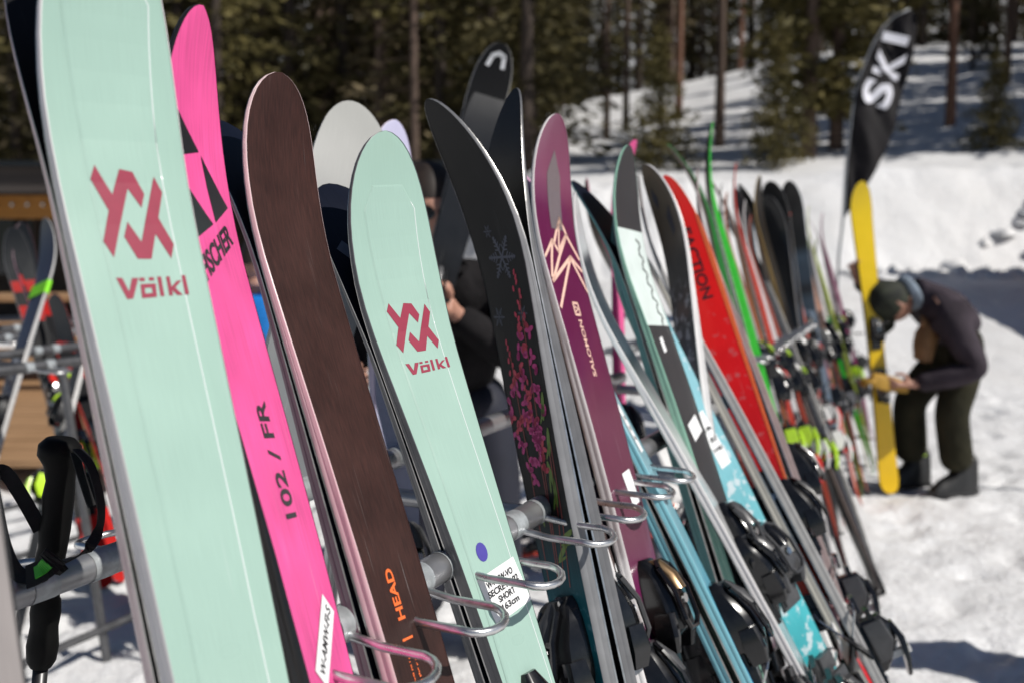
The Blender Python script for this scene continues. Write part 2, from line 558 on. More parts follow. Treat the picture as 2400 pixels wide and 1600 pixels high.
def heel_lever():
    m = MB()
    m.loft([(-.005, 0, .018, .014, .074, .084), (-.05, 0, .021, .017, .076, .094), (-.10, 0, .022, .018, .070, .084), (-.135, 0, .020, .016, .060, .070)])
    return m
def heel_side(sg):
    m = MB()
    if True:
        m.loft([(.015, sg * .037, .006, .004, .014, .060), (-.04, sg * .039, .006, .004, .014, .066), (-.08, sg * .033, .005, .003, .014, .04)])
    return m
def brake_rod(sg):
    m = MB()
    if True:
        m.tube([(0, .075, .016), (sg * .045, .075, .016), (sg * .060, .060, .012), (sg * .062, .02, -.012), (sg * .064, -.045, -.050)], .0028, 6)
    return m
def brake_foot(sg):
    m = MB()
    if True:
        m.tube([(sg * .062, .005, -.021), (sg * .063, -.02, -.036), (sg * .0645, -.05, -.054), (sg * .066, -.068, -.06)], [.005, .008, .0085, .004], 6)
    return m
def brake_pedal():
    return MB().loft([(.085, 0, .029, .026, .016, .028), (.045, 0, .029, .026, .018, .026)])
def add_binding(sk, root, style, lod=0):
    L = sk.L
    bc = 0.455 * L
    mats = {'ribbed': (BLACK_PLASTIC, GREY_PLASTIC, BLACK_PLASTIC), 'black': (BLACK_PLASTIC, GREY_PLASTIC, BLACK_PLASTIC), 'white': (BLACK_PLASTIC, WHITE_PLASTIC, WHITE_PLASTIC), 'lime': (BLACK_PLASTIC, LIME_PLASTIC, LIME_PLASTIC),
            'bronze': (BLACK_PLASTIC, BRONZE_PLASTIC, BRONZE_PLASTIC), 'silver': (BLACK_PLASTIC, SILVER_METAL, GREY_PLASTIC), 'red': (BLACK_PLASTIC, RED_PLASTIC, RED_PLASTIC),
            'grey': (GREY_PLASTIC, BLACK_PLASTIC, GREY_PLASTIC)}[style]
    yt, yh = bc + .118, bc - .165
    ribbed = style == 'ribbed'
    t = bpiece('toe_binding', 'toe_body' if ribbed else 'toe_round', toe_body if ribbed else toe_round, mats[0], root, (0, yt, sk.h(yt) + sk.t(yt)))
    for sg in (-1, 1): bpiece('toe_wing', 'toe_wing%d' % sg, lambda: toe_wing(sg), mats[0], t)
    bpiece('toe_pad', 'toe_pad', toe_pad, mats[0], t)
    bpiece('toe_lever', 'toe_lever' if ribbed else 'toe_lever_r', toe_lever if ribbed else toe_lever_r, mats[1], t)
    if ribbed: bpiece('toe_rib', 'toe_ribs', toe_ribs, mats[0], t)
    else: bpiece('toe_frame', 'toe_frame', toe_frame, GREY_PLASTIC if style == 'black' and SKI_N[0] % 2 else mats[0], t)
    SKI_N[0] += 1
    if not ribbed: bpiece('screw', 'screw_disc', screw_disc, SILVER_METAL, t, (0, .012, 0))
    h = bpiece('heel_binding', 'heel_body', heel_body, mats[0], root, (0, yh, sk.h(yh) + sk.t(yh)))
    bpiece('heel_lever', 'heel_lever', heel_lever, mats[2], h)
    for sg in (-1, 1):
        bpiece('heel_side', 'heel_side%d' % sg, lambda: heel_side(sg), mats[1], h)
        bpiece('brake_arm', 'brake_rod%d' % sg, lambda: brake_rod(sg), SILVER_METAL, h)
        bpiece('brake_foot', 'brake_foot%d' % sg, lambda: brake_foot(sg), mats[0], h)
    bpiece('brake_pedal', 'brake_pedal', brake_pedal, mats[0], h)
    bpiece('scale_window', 'heel_window', lambda: MB().box((0, -.062, .0665), (.013, .022, .004), Matrix.Rotation(.6, 3, 'X')), WHITE_PLASTIC, h)
    bpiece('maker_print', 'heel_print', lambda: MB().loft([(-.088, 0, .012, .012, .040, .0935), (-.072, 0, .012, .012, .040, .0945)], .01), WHITE_PLASTIC if mats[2] is not WHITE_PLASTIC else RED_PLASTIC, h)
    for sg in (-1, 1): bpiece('screw', 'track_screw%d' % sg, lambda: MB().tube([(sg * .022, -.118, .008), (sg * .022, -.118, .0125)], .006, 8), SILVER_METAL, h)
    for o_ in (t, h): o_.scale = (.88, .88, .88)

# ------------------------------------------------------------------ placing a ski: lean it on a rail
def rail_line(rail):
    return rail
def solve_pose(T, B, rail, L, yaw, rise, push=0.02, far=False, tail_z=0.0, face=0.0):
    """the ski's centre line crosses the rail where the sight lines through T and B do, its tail stands on the snow"""
    P0, D, nout = rail
    P = P0 + nout * push
    nh = Vector((math.sin(R(yaw)), -math.cos(R(yaw)), 0))
    Tax = Vector((T[0], T[1]))
    B0 = Vector(B); B = Vector(B)
    for it in range(5):
        pn = ray(Tax.x, Tax.y).cross(ray(*B))
        t = (CAM - P).dot(pn) / D.dot(pn)
        M = P + D * t
        rt = ray(Tax.x, Tax.y)
        d0 = (M - CAM).dot(cf)
        prev = None; cands = []; lo = None
        for i in range(400):
            lam = d0 * (0.72 + 0.7 * i / 400)
            Q = CAM + rt * lam
            ln = (Q - M).length
            if ln < 1e-4: continue
            tz = M.z - (Q.z - M.z) / ln * (L - ln) - tail_z
            if lo is None or abs(tz) < abs(lo[0]): lo = (tz, lam)
            if prev is not None and prev[0] * tz < 0:
                l2 = prev[1] + (lam - prev[1]) * prev[0] / (prev[0] - tz)
                cands.append(l2)
            prev = (tz, lam)
        if cands:
            lam = min(cands, key=lambda l: (CAM + rt * l - M).dot(nout)) if not far else max(cands, key=lambda l: (CAM + rt * l - M).dot(nout))
        else:
            lam = lo[1]
        Q = CAM + rt * lam
        a = (Q - M).normalized()
        n = (nh - a * nh.dot(a)).normalized()
        tip = Q + n * rise           # where the curled tip really ends up for this axis
        px = proj(tip)
        Tax = Tax + (Vector(T) - Vector(px)) * 0.9
        tail = Q - a * L
        if face:                     # B was read off the topsheet, not off the base
            dd = (M - tail).dot(a); Mf = M + n * face
            B = B0 - (Vector(proj(Mf)) - Vector(proj(M)))
    return tail, a, n, t, lam, M
def pose_matrix(tail, a, n):
    w = a.cross(n).normalized()
    M = Matrix.Identity(4)
    for i in range(3):
        M[i][0] = w[i]; M[i][1] = a[i]; M[i][2] = n[i]; M[i][3] = tail[i]
    return M

SKI_N = [0]
def build_ski(label, tail, a, n, shape, top, base, side, bind='black', group=None, decals=None, base_decals=None, lift=0.0012, steel=True, cat='ski', name='ski'):
    root = empty(name)
    root.matrix_world = pose_matrix(tail + n * lift, a, n)
    tag(root, label, cat, group)
    v, f, uv = shape.sheet(True)
    arc_smooth(mesh_obj('topsheet', v, f, top, root, uv=uv), 50)
    v, f, uv = shape.sheet(False)
    arc_smooth(mesh_obj('base', v, f, base, root, uv=uv), 50)
    v, f = shape.band(0.14 if steel else 0.0, 1.0, 0.0, -0.0016)
    # a band with a groove half way: the sidewall is not one flat strip
    vv, ff = [], []
    prof = [(0.12, 0.0), (0.45, 0.0), (0.5, -0.0005), (0.58, -0.0005), (0.62, -0.0002), (0.94, -0.0009), (1.0, -0.0018)]
    loop = [(s_, y, sg) for sg, seq in ((1, list(reversed(shape.st))), (-1, shape.st)) for y in seq for s_ in (shape.w(y),)]
    k = len(prof)
    for (w_, y, sg) in loop:
        for (zf, o_) in prof:
            vv.append((sg * max(0.0004, w_ + o_), y, shape.h(y) + shape.t(y) * zf))
    nl = len(loop)
    for i in range(nl):
        j = (i + 1) % nl
        for q in range(k - 1):
            ff.append((i * k + q, i * k + q + 1, j * k + q + 1, j * k + q))
    arc_smooth(mesh_obj('sidewall', vv, ff, side, root), 35)
    v, f = shape.band(0.0, 0.13, 0.0002, 0.0002)
    mesh_obj('steel_edge', v, f, EDGE_STEEL, root)
    if bind: add_binding(shape, root, bind)
    for d_ in (decals or []): lay(d_[1], shape, d_[0], d_[2], root, d_[3] if len(d_) > 3 else 0.0005)
    for (nm, shp, m) in (base_decals or []): lay(shp, shape, nm, m, root, 0.0005, base=True)
    return root
REPORT = []
def pair(T, B, rail, L, yaw, front, partner=None, shape_kw=None, group=None, push=0.025, far=False, slide=0.0, tail_z=0.0):
    kw = dict(shape_kw or {})
    edge = isinstance(yaw, tuple)       # ('edge-on', yaw): T and B were read off the seam of the pair
    if edge: yaw = yaw[1]
    sh = SkiShape(L, **kw)
    tail, a, n, t, lam, M = solve_pose(T, B, rail, L, yaw, sh.rise, push, far, tail_z, 0.0 if (edge or far) else sh.thick + .004)
    REPORT.append((front['label'][:40], round(t, 2), round(lam, 2), [round(x, 2) for x in tail], round(math.degrees(math.acos(a.z)), 1), [round(x) for x in proj(tail + a * L + n * sh.rise)]))
    r1 = build_ski(tail=tail, a=a, n=n, shape=sh, group=group, **front)
    r2 = None
    if partner:
        p = dict(partner)
        dz = p.pop('slide', slide); twist = p.pop('twist', 0.0)
        a2 = a; n2 = -n
        if twist:
            a2 = (Matrix.Rotation(R(twist), 3, n) @ a)
        r2 = build_ski(tail=tail - a * dz, a=a2, n=n2, shape=sh, group=group, **p)
    return r1, r2, sh, (tail, a, n)
# ------------------------------------------------------------------ the rack rails (in plan), used to lean the skis
D1 = Vector((0.44, 0.898, 0)).normalized()
N1 = Vector((D1.y, -D1.x, 0))
ZR = 1.035                                      # rail height of the near rack
SC = (1.41 - ZR) / 0.41
F1 = Vector((-0.091 * SC, 1.228 * SC, ZR))              # a point on the front rail of the near rack
K1 = F1 - N1 * 0.40 * SC                            # ... on its back rail
D2 = Vector((0.389, 0.921, 0)).normalized()
N2 = Vector((D2.y, -D2.x, 0))
F2 = Vector((0.834, 3.289, 1.0)) - N2 * 0.145  # front rail of the far rack
K2 = F2 - N2 * 0.40
RF1, RB1, RF2, RB2 = (F1, D1, N1), (K1, D1, -N1), (F2, D2, N2), (K2, D2, -N2)

MINT = lin(190, 226, 208)
top_mint = top_mat('mint_topsheet', [(0, (0.325, 0.48, 0.405)), (0.5, (0.34, 0.495, 0.42)), (1.6, (0.37, 0.525, 0.45))], rough=0.34, coat=0.35, var=0.025, scale=70)
top_mint_panel = top_mat('mint_panel', [(0, (0.34, 0.495, 0.42)), (1.6, (0.375, 0.53, 0.455))], rough=0.3, coat=0.45, var=0.035, scale=90)
BEAD_GLINT = mat('painted_glint_bead', (.80, .84, .83), rough=.2, coat=1.0, var=.02)  # pale colour paints the sun glint along the panel edge
LOGO_RED = flat('raspberry_print', (.27, .010, .042), rough=.5)
top_pink = top_mat('pink_topsheet', [(0, (0.74, 0.088, 0.29)), (1.6, (0.76, 0.10, 0.315))], rough=0.5, coat=0.0, spec=.3, scr=.3, var=0.17, scale=55, stretch=(1, 0.02, 1))
top_brown = top_mat('brown_topsheet', [(0, (0.036, 0.013, 0.010)), (1.6, (0.034, 0.015, 0.012))], rough=0.5, coat=0.0, spec=.3, var=0.32, scale=45, stretch=(1, 0.10, 1))
PRINT_BLACK = flat('black_print', (0.014, 0.014, 0.018), rough=0.35, coat=0.2)
PRINT_ORANGE = flat('orange_print', (0.85, 0.16, 0.035), rough=0.4)
PRINT_WHITE = flat('white_print', (0.78, 0.79, 0.80), rough=0.4)
PRINT_GREY = flat('grey_blue_print', (0.13, 0.16, 0.22), rough=0.4)
PRINT_PEACH = flat('peach_print', (0.80, 0.52, 0.42), rough=0.4)
PRINT_NAVY = flat('navy_print', (0.01, 0.014, 0.03), rough=0.4)
base_black = top_mat('black_base', [(0, (0.007, 0.007, 0.008)), (1, (0.008, 0.008, 0.009))], rough=0.4, coat=0.0, spec=.2, scr=.05, var=0.2, scale=30)
base_navy = top_mat('navy_base', [(0, (0.005, 0.007, 0.016)), (1, (0.006, 0.008, 0.016))], rough=0.35, coat=0.0, spec=.25, scr=.05, var=0.2, scale=30)
SIDE_WHITE = mat('white_sidewall', (0.84, 0.80, 0.79), rough=0.28, coat=0.3, var=0.05, scale=20)
SIDE_CREAM = mat('cream_sidewall', (0.68, 0.64, 0.56), rough=0.34, coat=0.2, var=0.06, scale=20)
SIDE_PINKWHITE = mat('rose_sidewall', (0.74, 0.56, 0.56), rough=0.3, coat=0.2, var=0.06, scale=20)
SIDE_BLACK = mat('black_sidewall', (0.010, 0.010, 0.011), rough=0.32, coat=0.2, var=0.2, scale=30)
SIDE_GREY = mat('grey_sidewall', (0.12, 0.12, 0.125), rough=0.35, coat=0.1, var=0.15, scale=30)
SIDE_LGREY = mat('light_grey_sidewall', (0.42, 0.41, 0.40), rough=0.35, coat=0.1, var=0.1, scale=30)
SIDE_MGREY = mat('mid_grey_sidewall', (0.20, 0.20, 0.205), rough=0.3, coat=0.2, var=0.12, scale=30)
SIDE_PLUM = mat('mauve_sidewall', (0.30, 0.15, 0.20), rough=0.35, coat=0.2, var=0.1, scale=30)
SIDE_LAV = mat('lavender_sidewall', (0.56, 0.46, 0.58), rough=0.35, coat=0.2, var=0.06)
SIDE_MINT = mat('mint_sidewall', (0.33, 0.60, 0.46), rough=0.35, coat=0.2, var=0.06)
SIDE_BLUE = mat('pale_blue_sidewall', (0.22, 0.52, 0.60), rough=0.35, coat=0.2, var=0.06)
SIDE_TEAL = mat('teal_sidewall', (0.10, 0.28, 0.27), rough=0.35, coat=0.2, var=0.06)
SIDE_ORANGE = mat('orange_sidewall', (0.85, 0.13, 0.03), rough=0.35, coat=0.2, var=0.06)
SIDE_GREEN = mat('green_sidewall', (0.035, 0.62, 0.03), rough=0.35, coat=0.2, var=0.08)
SIDE_GOLD = mat('gold_sidewall', (0.44, 0.29, 0.10), rough=0.38, coat=0.2, var=0.1)
SIDE_STEEL = mat('steel_blue_sidewall', (0.20, 0.25, 0.31), rough=0.3, coat=0.3, var=0.12)
SIDE_LIME = mat('lime_sidewall', (0.42, 0.50, 0.02), rough=0.35, coat=0.2, var=0.08)
SIDE_RED = mat('red_sidewall', (0.72, 0.06, 0.03), rough=0.35, coat=0.2, var=0.08)

def unsk(pts, cx, cy, slope, tilt, ku, ks, s0):
    return [((x - (cx + slope * (y - cy))) / ku, s0 + (y - tilt * (x - cx) - cy) / ks) for x, y in pts]
EMBLEM = [[(456, 748), (440, 808), (520, 945), (494, 1075), (540, 1147), (608, 852), (672, 938), (686, 877), (630, 779), (568, 766), (538, 876)],
          [(732, 800), (773, 872), (752, 985), (823, 1107), (808, 1170), (735, 1056), (713, 1165), (648, 1160), (588, 1060), (605, 996), (668, 1087)]]
WORD = [[(530, 1233), (558, 1236), (588, 1297), (602, 1240), (632, 1243), (606, 1328), (578, 1328)],
        [(640, 1270), (712, 1273), (710, 1291), (660, 1288)], [(640, 1270), (660, 1288), (662, 1312), (646, 1331)], [(662, 1312), (696, 1313), (716, 1332), (646, 1331)], [(710, 1291), (692, 1290), (696, 1313), (716, 1332), (712, 1273)],
        [(636, 1242), (660, 1243), (662, 1259), (638, 1258)], [(680, 1244), (704, 1245), (706, 1260), (682, 1259)],
        [(720, 1244), (739, 1245), (752, 1332), (733, 1331)],
        [(762, 1247), (780, 1248), (794, 1333), (775, 1332)], [(785, 1296), (815, 1270), (838, 1270), (806, 1300)], [(785, 1296), (806, 1300), (842, 1335), (815, 1334), (789, 1309)],
        [(838, 1248), (857, 1249), (873, 1335), (853, 1334)]]
def volk_decals(s0, ku, ks):
    e = [unsk(p, 594, 748, 0.20, 0.03, ku, ks, s0) for p in EMBLEM]
    w = [unsk(p, 578, 748, 0.20, 0.03, ku, ks, s0) for p in WORD]
    return [('emblem', poly_shape(e), LOGO_RED, .0010), ('wordmark', poly_shape(w), LOGO_RED, .0010)]

def raised_panel(sk, root, m, prof, h=0.0006, bev=0.0025):
    vs, fs, uv = [], [], []
    ys = sorted(set([s for s, _ in prof] + [sk.L - y for y in sk.st if prof[0][0] < sk.L - y < prof[-1][0]]))
    def hw(s):
        for (a, b) in zip(prof[:-1], prof[1:]):
            if a[0] <= s <= b[0]: return a[1] + (b[1] - a[1]) * (s - a[0]) / (b[0] - a[0])
        return prof[-1][1]
    first = True
    rows = [(ys[0] - bev, hw(ys[0]) + bev * .2, 0.0)] + [(s, hw(s), 1.0) for s in ys] + [(ys[-1] + bev, hw(ys[-1]), 0.0)]
    for s, w, k in rows:
        y = sk.L - s; z = sk.h(y) + sk.t(y)
        for u, q in ((-w - bev, 0), (-w, 1), (-w * .5, 1), (0, 1), (w * .5, 1), (w, 1), (w + bev, 0)):
            vs.append((u, y, z + 0.0001 + h * q * k)); uv.append((u, s))
    for i in range(len(rows) - 1):
        for c in range(6):
            fs.append((i * 7 + c, (i + 1) * 7 + c, (i + 1) * 7 + c + 1, i * 7 + c + 1))
    mesh_obj('raised_panel', vs, fs, m, root, uv=uv)
    for sg in (-1, 1):          # glossy rounded bead on the panel's right edge, its sun glint painted in pale
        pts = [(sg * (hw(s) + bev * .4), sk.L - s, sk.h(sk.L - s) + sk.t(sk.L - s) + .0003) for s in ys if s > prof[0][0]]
        if sg > 0: MB().tube(pts, .00065, 10).build('panel_bead', BEAD_GLINT, root, smooth=True)

def micro(u, s, ln, h, seed, ang=90):
    """a line of print too small to read: irregular short dashes"""
    rr = random.Random(seed); out = []; x = 0.0
    while x < ln:
        w_ = rr.uniform(.0008, .0028)
        y0 = rr.uniform(-.5, -.1) * h; y1 = rr.uniform(.1, .5) * h
        out.append([(x, y0), (x + w_ * .6, y0), (x + w_ * .6, y1), (x, y1)])
        x += w_ * .6 + rr.choice((.0006, .0007, .0024))
    return place(poly_shape([[(a - ln, b) for a, b in p] for p in out]), u, s, 1, 1, ang)
def scribble(sk, root, u, s, ang, rows, ln, h, off=.0014, m=None):
    for k in range(rows):
        ca, sa = math.cos(R(ang)), math.sin(R(ang)); yy = ((rows - 1) / 2 - k) * h * 1.6
        lay(micro(u - sa * yy + ca * ln / 2, s - ca * yy - sa * ln / 2, ln * (1 - .15 * (k % 2)), h, 31 + k, ang), sk, 'handwriting', m or INK, root, off)
def sticker(sk, root, u, s, w, h, ang, lines=None, size=0.01, m=PAPER, bold=0.012, shear=0.0, inkm=None, name='sticker', spread=1.35, off=.0009):
    """a paper label on the topsheet with its lettering as a sub-part"""
    rect = [(-w / 2, -h / 2), (w / 2, -h / 2), (w / 2, h / 2), (-w / 2, h / 2)]
    o = lay(place(poly_shape([rect]), u, s, 1, 1, ang), sk, name, m, root, off)
    if lines:
        ca, sa = math.cos(R(ang)), math.sin(R(ang))
        n = len(lines)
        V, Fc = [], []
        for i, (txt, wd) in enumerate(lines):
            yy = (n - 1) / 2 * size * spread - i * size * spread
            sh = text_shape(txt, bold, shear)
            k = size / 0.72 if wd is None else wd / sh[2]
            vs, fs = place(sh, u - sa * yy, s - ca * yy, k, size / max(sh[3], .5), ang)
            Fc += [tuple(q + len(V) for q in f) for f in fs]; V += vs
        lay((V, Fc), sk, 'lettering', inkm or INK, o, off + 0.0004)
    return o

GF = 'skis leaning on the front of the racks'
GB = 'skis leaning on the back of the racks'

# ---- front row, near rack --------------------------------------------------------------------
VK = dict(wt=0.140, ww=0.106, wl=0.126, rise=0.062, rlen=0.27, blunt=2.5, thick=0.019, shovel=0.185)
# 1: the nearest mint ski
r, r2, sk, _ = pair((238, -285), (552, 1600), RF1, 1.74, 50,
    dict(label='nearest mint green ski with raspberry emblem, its tip beyond the top border', top=top_mint, base=base_navy, side=SIDE_WHITE, bind='ribbed',
         decals=volk_decals(0.220, 5300, 5200)),
    dict(label='partner of the nearest mint ski, black base and pale sidewall seen along its far edge', top=top_mint, base=base_black, side=SIDE_PINKWHITE, bind='black'), dict(VK, wt=.117, ww=.096, wl=.112), GF)
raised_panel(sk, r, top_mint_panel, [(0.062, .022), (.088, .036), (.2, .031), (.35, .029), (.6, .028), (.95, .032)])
lay(poly_shape([circle(0.004, .738, .007, .0125)]), sk, 'dot_sticker', PRINT_GREY, r, 0.0011)
lay(poly_shape([circle(0.004, .738, .0035, .0075)]), sk, 'dot_print', PRINT_WHITE, r, 0.0015)
sticker(sk, r, 0.016, .79, .066, .06, 8, [('W-AMW-VO', .05), ('SECRET', .034)], .010, bold=.03, shear=.15, off=.0011)
MINT1 = r
# 2: pink
FI = dict(wt=0.138, ww=0.102, wl=0.126, rise=0.050, rlen=0.24, blunt=2.0, thick=0.020, shovel=0.20)
pr0 = [[(-.068, .10), (.002, .1635), (-.044, .1815), (-.068, .172)], [(.006, .166), (.054, .215), (.017, .242)], [(-.068, .185), (.0095, .246), (-.0315, .270), (-.066, .290)]]
pr = [[(u_, s_ * .84) for u_, s_ in p_] for p_ in pr0]
r, r2, sk, _ = pair((464, 18), (752, 1463), RF1, 1.72, 82,
    dict(label='bright pink ski with black triangles and diagonal black lettering near its tip', top=top_pink, base=base_black, side=SIDE_BLACK, bind='black',
         decals=[('emblem', poly_shape(pr), PRINT_BLACK), ('wordmark', word('FISCHER', .000, .236, length=.104, height=.021, ang=31, bold=.03, shear=.25), PRINT_BLACK),
                 ('model_name', word('102 / FR', .002, .437, length=.112, height=.026, ang=90, bold=.02), PRINT_BLACK)]),
    dict(label='partner of the pink ski, black sidewall showing along the pink ski', top=top_pink, base=base_black, side=SIDE_BLACK, bind='black', slide=.012), FI, GF)
sticker(sk, r, .002, .605, .084, .027, 42, [('W-AMW-FI-S', .074)], .0105, bold=.012)
# 3: brown
r, r2, sk, _ = pair((652, 176), (936, 1361), RF1, 1.70, 63,
    dict(label='dark brown wood grain ski with orange lettering low down, between pink and mint', top=top_brown, base=base_black, side=SIDE_PINKWHITE, bind='black',
         decals=[('wordmark', word('HEAD', -.012, .565, length=.052, height=.0125, ang=90, bold=.03), PRINT_ORANGE),
                 ('dash', word('|', -.012, .61, length=.018, height=.0025, ang=0), PRINT_ORANGE),
                 ('small_print', micro(-.019, .625, .09, .0035, 5, 90), PRINT_ORANGE), ('small_print', micro(-.009, .625, .08, .0035, 6, 90), PRINT_ORANGE)]),
    dict(label='partner of the brown ski, navy base with a grey arch emblem behind the pink tip', top=top_brown, base=base_navy, side=SIDE_PLUM, bind='black', slide=.01,
         base_decals=[('emblem', poly_shape(stroke([(-.028, .175), (-.030, .115), (-.014, .088), (.012, .094), (.026, .135)], .011)), PRINT_GREY)]),
    dict(wt=0.118, ww=0.092, wl=0.112, rise=0.046, rlen=0.22, blunt=3.6, thick=0.017, shovel=0.15), GF)
# 4: second mint
r, r2, sk, _ = pair((897, 311), (1153, 1310), RF1, 1.63, 47,
    dict(label='second mint green ski, whole rounded tip in view, white handwritten label below', top=top_mint, base=base_navy, side=SIDE_GREY, bind='ribbed',
         decals=volk_decals(0.198, 4800, 6400)),
    dict(label='partner of the second mint ski, navy base with pale angular print beside the brown ski', top=top_mint, base=base_navy, side=SIDE_GREY, bind='black', slide=.012,
         base_decals=[('emblem', poly_shape(stroke([(-.04, .10), (.0, .15), (.0, .26)], .018) + stroke([(.004, .15), (.03, .12)], .018)), PRINT_GREY)]), dict(VK, wt=.132, ww=.072, wl=.105, blunt=3.0), GF)
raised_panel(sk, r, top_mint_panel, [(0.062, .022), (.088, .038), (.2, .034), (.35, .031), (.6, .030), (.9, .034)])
lay(poly_shape([circle(-.010, .511, .0085, .0115)]), sk, 'dot_sticker', flat('violet_sticker', (0.06, 0.045, 0.32), rough=.5), r, 0.0011)
sticker(sk, r, .006, .562, .066, .056, 8, [('W-AMW-VO', .046), ('SECRET 102', .054), ('SHORT', .030), ('163cm', .030)], .0078, bold=.03, shear=.12, off=.0011)
# 5: black ski with snowflake and flowers, its face turned to the left
FLP = [flat('fireweed_magenta', (0.46, 0.016, 0.18), rough=.4), flat('fireweed_crimson', (0.50, 0.025, 0.07), rough=.4), flat('leaf_print', (0.11, 0.20, 0.02), rough=.4), flat('stem_print', (0.24, 0.035, 0.03), rough=.4)]
rnd = random.Random(5)
snow = []
def flake(cx, cy, rr):
    out = []
    for k in range(6):
        g = k * math.pi / 3 + .25
        dx, dy = math.cos(g), math.sin(g)
        out += stroke([(cx, cy), (cx + dx * rr, cy + dy * rr)], rr * .10)
        for q in (.35, .55, .75, .9):
            for sg in (-1, 1):
                h = g + sg * 1.0
                out += stroke([(cx + dx * rr * q, cy + dy * rr * q), (cx + dx * rr * q + math.cos(h) * rr * .34 * (1.15 - q), cy + dy * rr * q + math.sin(h) * rr * .34 * (1.15 - q))], rr * .06)
    return out
snow = flake(.006, .245, .034) + flake(.030, .335, .012) + flake(-.034, .325, .015) + flake(-.012, .20, .010)
petals, crims, stems, leaves = [], [], [], []
for (u0, s0, s1, n) in ((.026, .27, .52, 34), (-.024, .36, .54, 20), (.006, .42, .57, 22)):
    for i in range(n):
        q = (i + .5) / n
        s = s0 + (s1 - s0) * q
        sp = .004 + .022 * min(1, q * 1.6)
        u = u0 - .01 * q + rnd.uniform(-sp, sp)
        tgt = crims if (q < .35 or rnd.random() < .25) else petals
        if q < .3: tgt.append(circle(u, s, .0022 + .003 * q, .005, n=7, rot=rnd.uniform(-.6, .6)))
        else:
            for k in range(4):
                g = rnd.uniform(0, 6.28)
                tgt.append(circle(u + math.cos(g) * .005, s + math.sin(g) * .007, .0038, .0068, n=8, rot=g - 1.57)) if k < 3 else None
for (a, b) in (((.030, .30), (-.004, .70)), ((-.022, .38), (-.036, .72)), ((.010, .46), (-.012, .72)), ((.034, .53), (.004, .71)), ((.040, .52), (.016, .72))):
    mid = ((a[0] + b[0]) / 2 + .005, (a[1] + b[1]) / 2)
    stems += stroke([a, mid, b], .0019)
for (u, s, g) in ((.038, .47, .25), (.036, .52, .2), (.026, .565, -.15), (.028, .59, .1), (-.010, .61, -.3), (.034, .65, 1.2), (.018, .67, .9)):
    leaves.append(circle(u, s, .0042, .021, n=10, rot=g)); leaves.append(circle(u - .006, s + .012, .002, .014, n=8, rot=g + .35))
top_flower = top_mat('black_floral_topsheet', [(0, (0.005, 0.005, 0.006)), (.62, (0.008, 0.009, 0.010)), (.70, (0.006, 0.06, 0.08)), (.80, (0.010, 0.15, 0.19)), (1.25, (0.006, 0.06, 0.09))], rough=.5, coat=.0, spec=.25, var=.12, scale=40,
    blot=(55, .56, (0.12, 0.30, 0.36), .6, .70, 1.05))
r, r2, sk, _ = pair((1006, 234), (1297, 1259), RF1, 1.70, -58,
    dict(label='black ski printed with a snowflake and magenta fireweed flowers, teal towards the bottom', top=top_flower, base=base_black, side=SIDE_MGREY, bind='black',
         decals=[('snowflake_print', poly_shape(snow), flat('frost_print', (.075, .085, .12), rough=.5)), ('flower_print', poly_shape(petals), FLP[0]), ('flower_print', poly_shape(crims), FLP[1]), ('leaf_print', poly_shape(leaves), FLP[2]), ('stem_print', poly_shape(stems), FLP[3])]),
    dict(label='partner of the flower printed ski, plain black base with pointed upright tip', top=top_flower, base=base_black, side=SIDE_GREY, bind='black', slide=-.02),
    dict(wt=0.126, ww=0.096, wl=0.115, rise=0.075, rlen=0.30, blunt=2.0, thick=0.022, shovel=0.22), GF)
# 6: brown ski with white sidewall, edge on
r, r2, sk, _ = pair((1222, 560), (1418, 1230), RF1, 1.50, 84,
    dict(label='edge-on brown ski with a white sidewall squeezed in right behind the flower printed ski', top=top_mat('cocoa_topsheet', [(0, (.10, .05, .04)), (1, (.12, .06, .045))], var=.1), base=base_black, side=SIDE_WHITE, bind='black'),
    dict(label='partner of the edge-on brown ski, dark sidewall to the left of the white one', top=base_black, base=base_black, side=SIDE_BLACK, bind='black'),
    dict(wt=0.115, ww=0.09, wl=0.11, rise=.012), GF)
sticker(sk, r, .02, .55, .05, .08, 0, None)
# 7: maroon with mountains
top_maroon = top_mat('maroon_topsheet', [(0, (.17, .05, .095)), (.10, (.20, .055, .11)), (.15, (.115, .008, .055)), (.42, (.105, .008, .05)), (.50, (.13, .034, .066)), (.70, (.13, .04, .07)), (.78, (.13, .008, .07)), (1.6, (.2, .03, .1))], rough=.32, coat=.6, var=.05, scale=40)
def mtp(*pts): return [((x - (316 + .25 * (y - 1000))) / 1900, (y - 180) / 3800) for x, y in pts]
mt = stroke(mtp((222, 1075), (260, 962), (266, 1205)), .0062) + stroke(mtp((262, 965), (305, 1030), (345, 908), (440, 1055)), .0062) + stroke(mtp((272, 985), (290, 805), (345, 905)), .0062) + \
     stroke(mtp((290, 810), (306, 1020)), .0045) + stroke(mtp((345, 910), (272, 1235), (382, 1052), (458, 1135)), .0062) + stroke(mtp((380, 1055), (496, 1275)), .0062) + stroke(mtp((382, 1058), (318, 1400)), .0062)
top_tipgrey = flat('grey_tip_print', (.16, .13, .14), rough=.3, coat=.5)
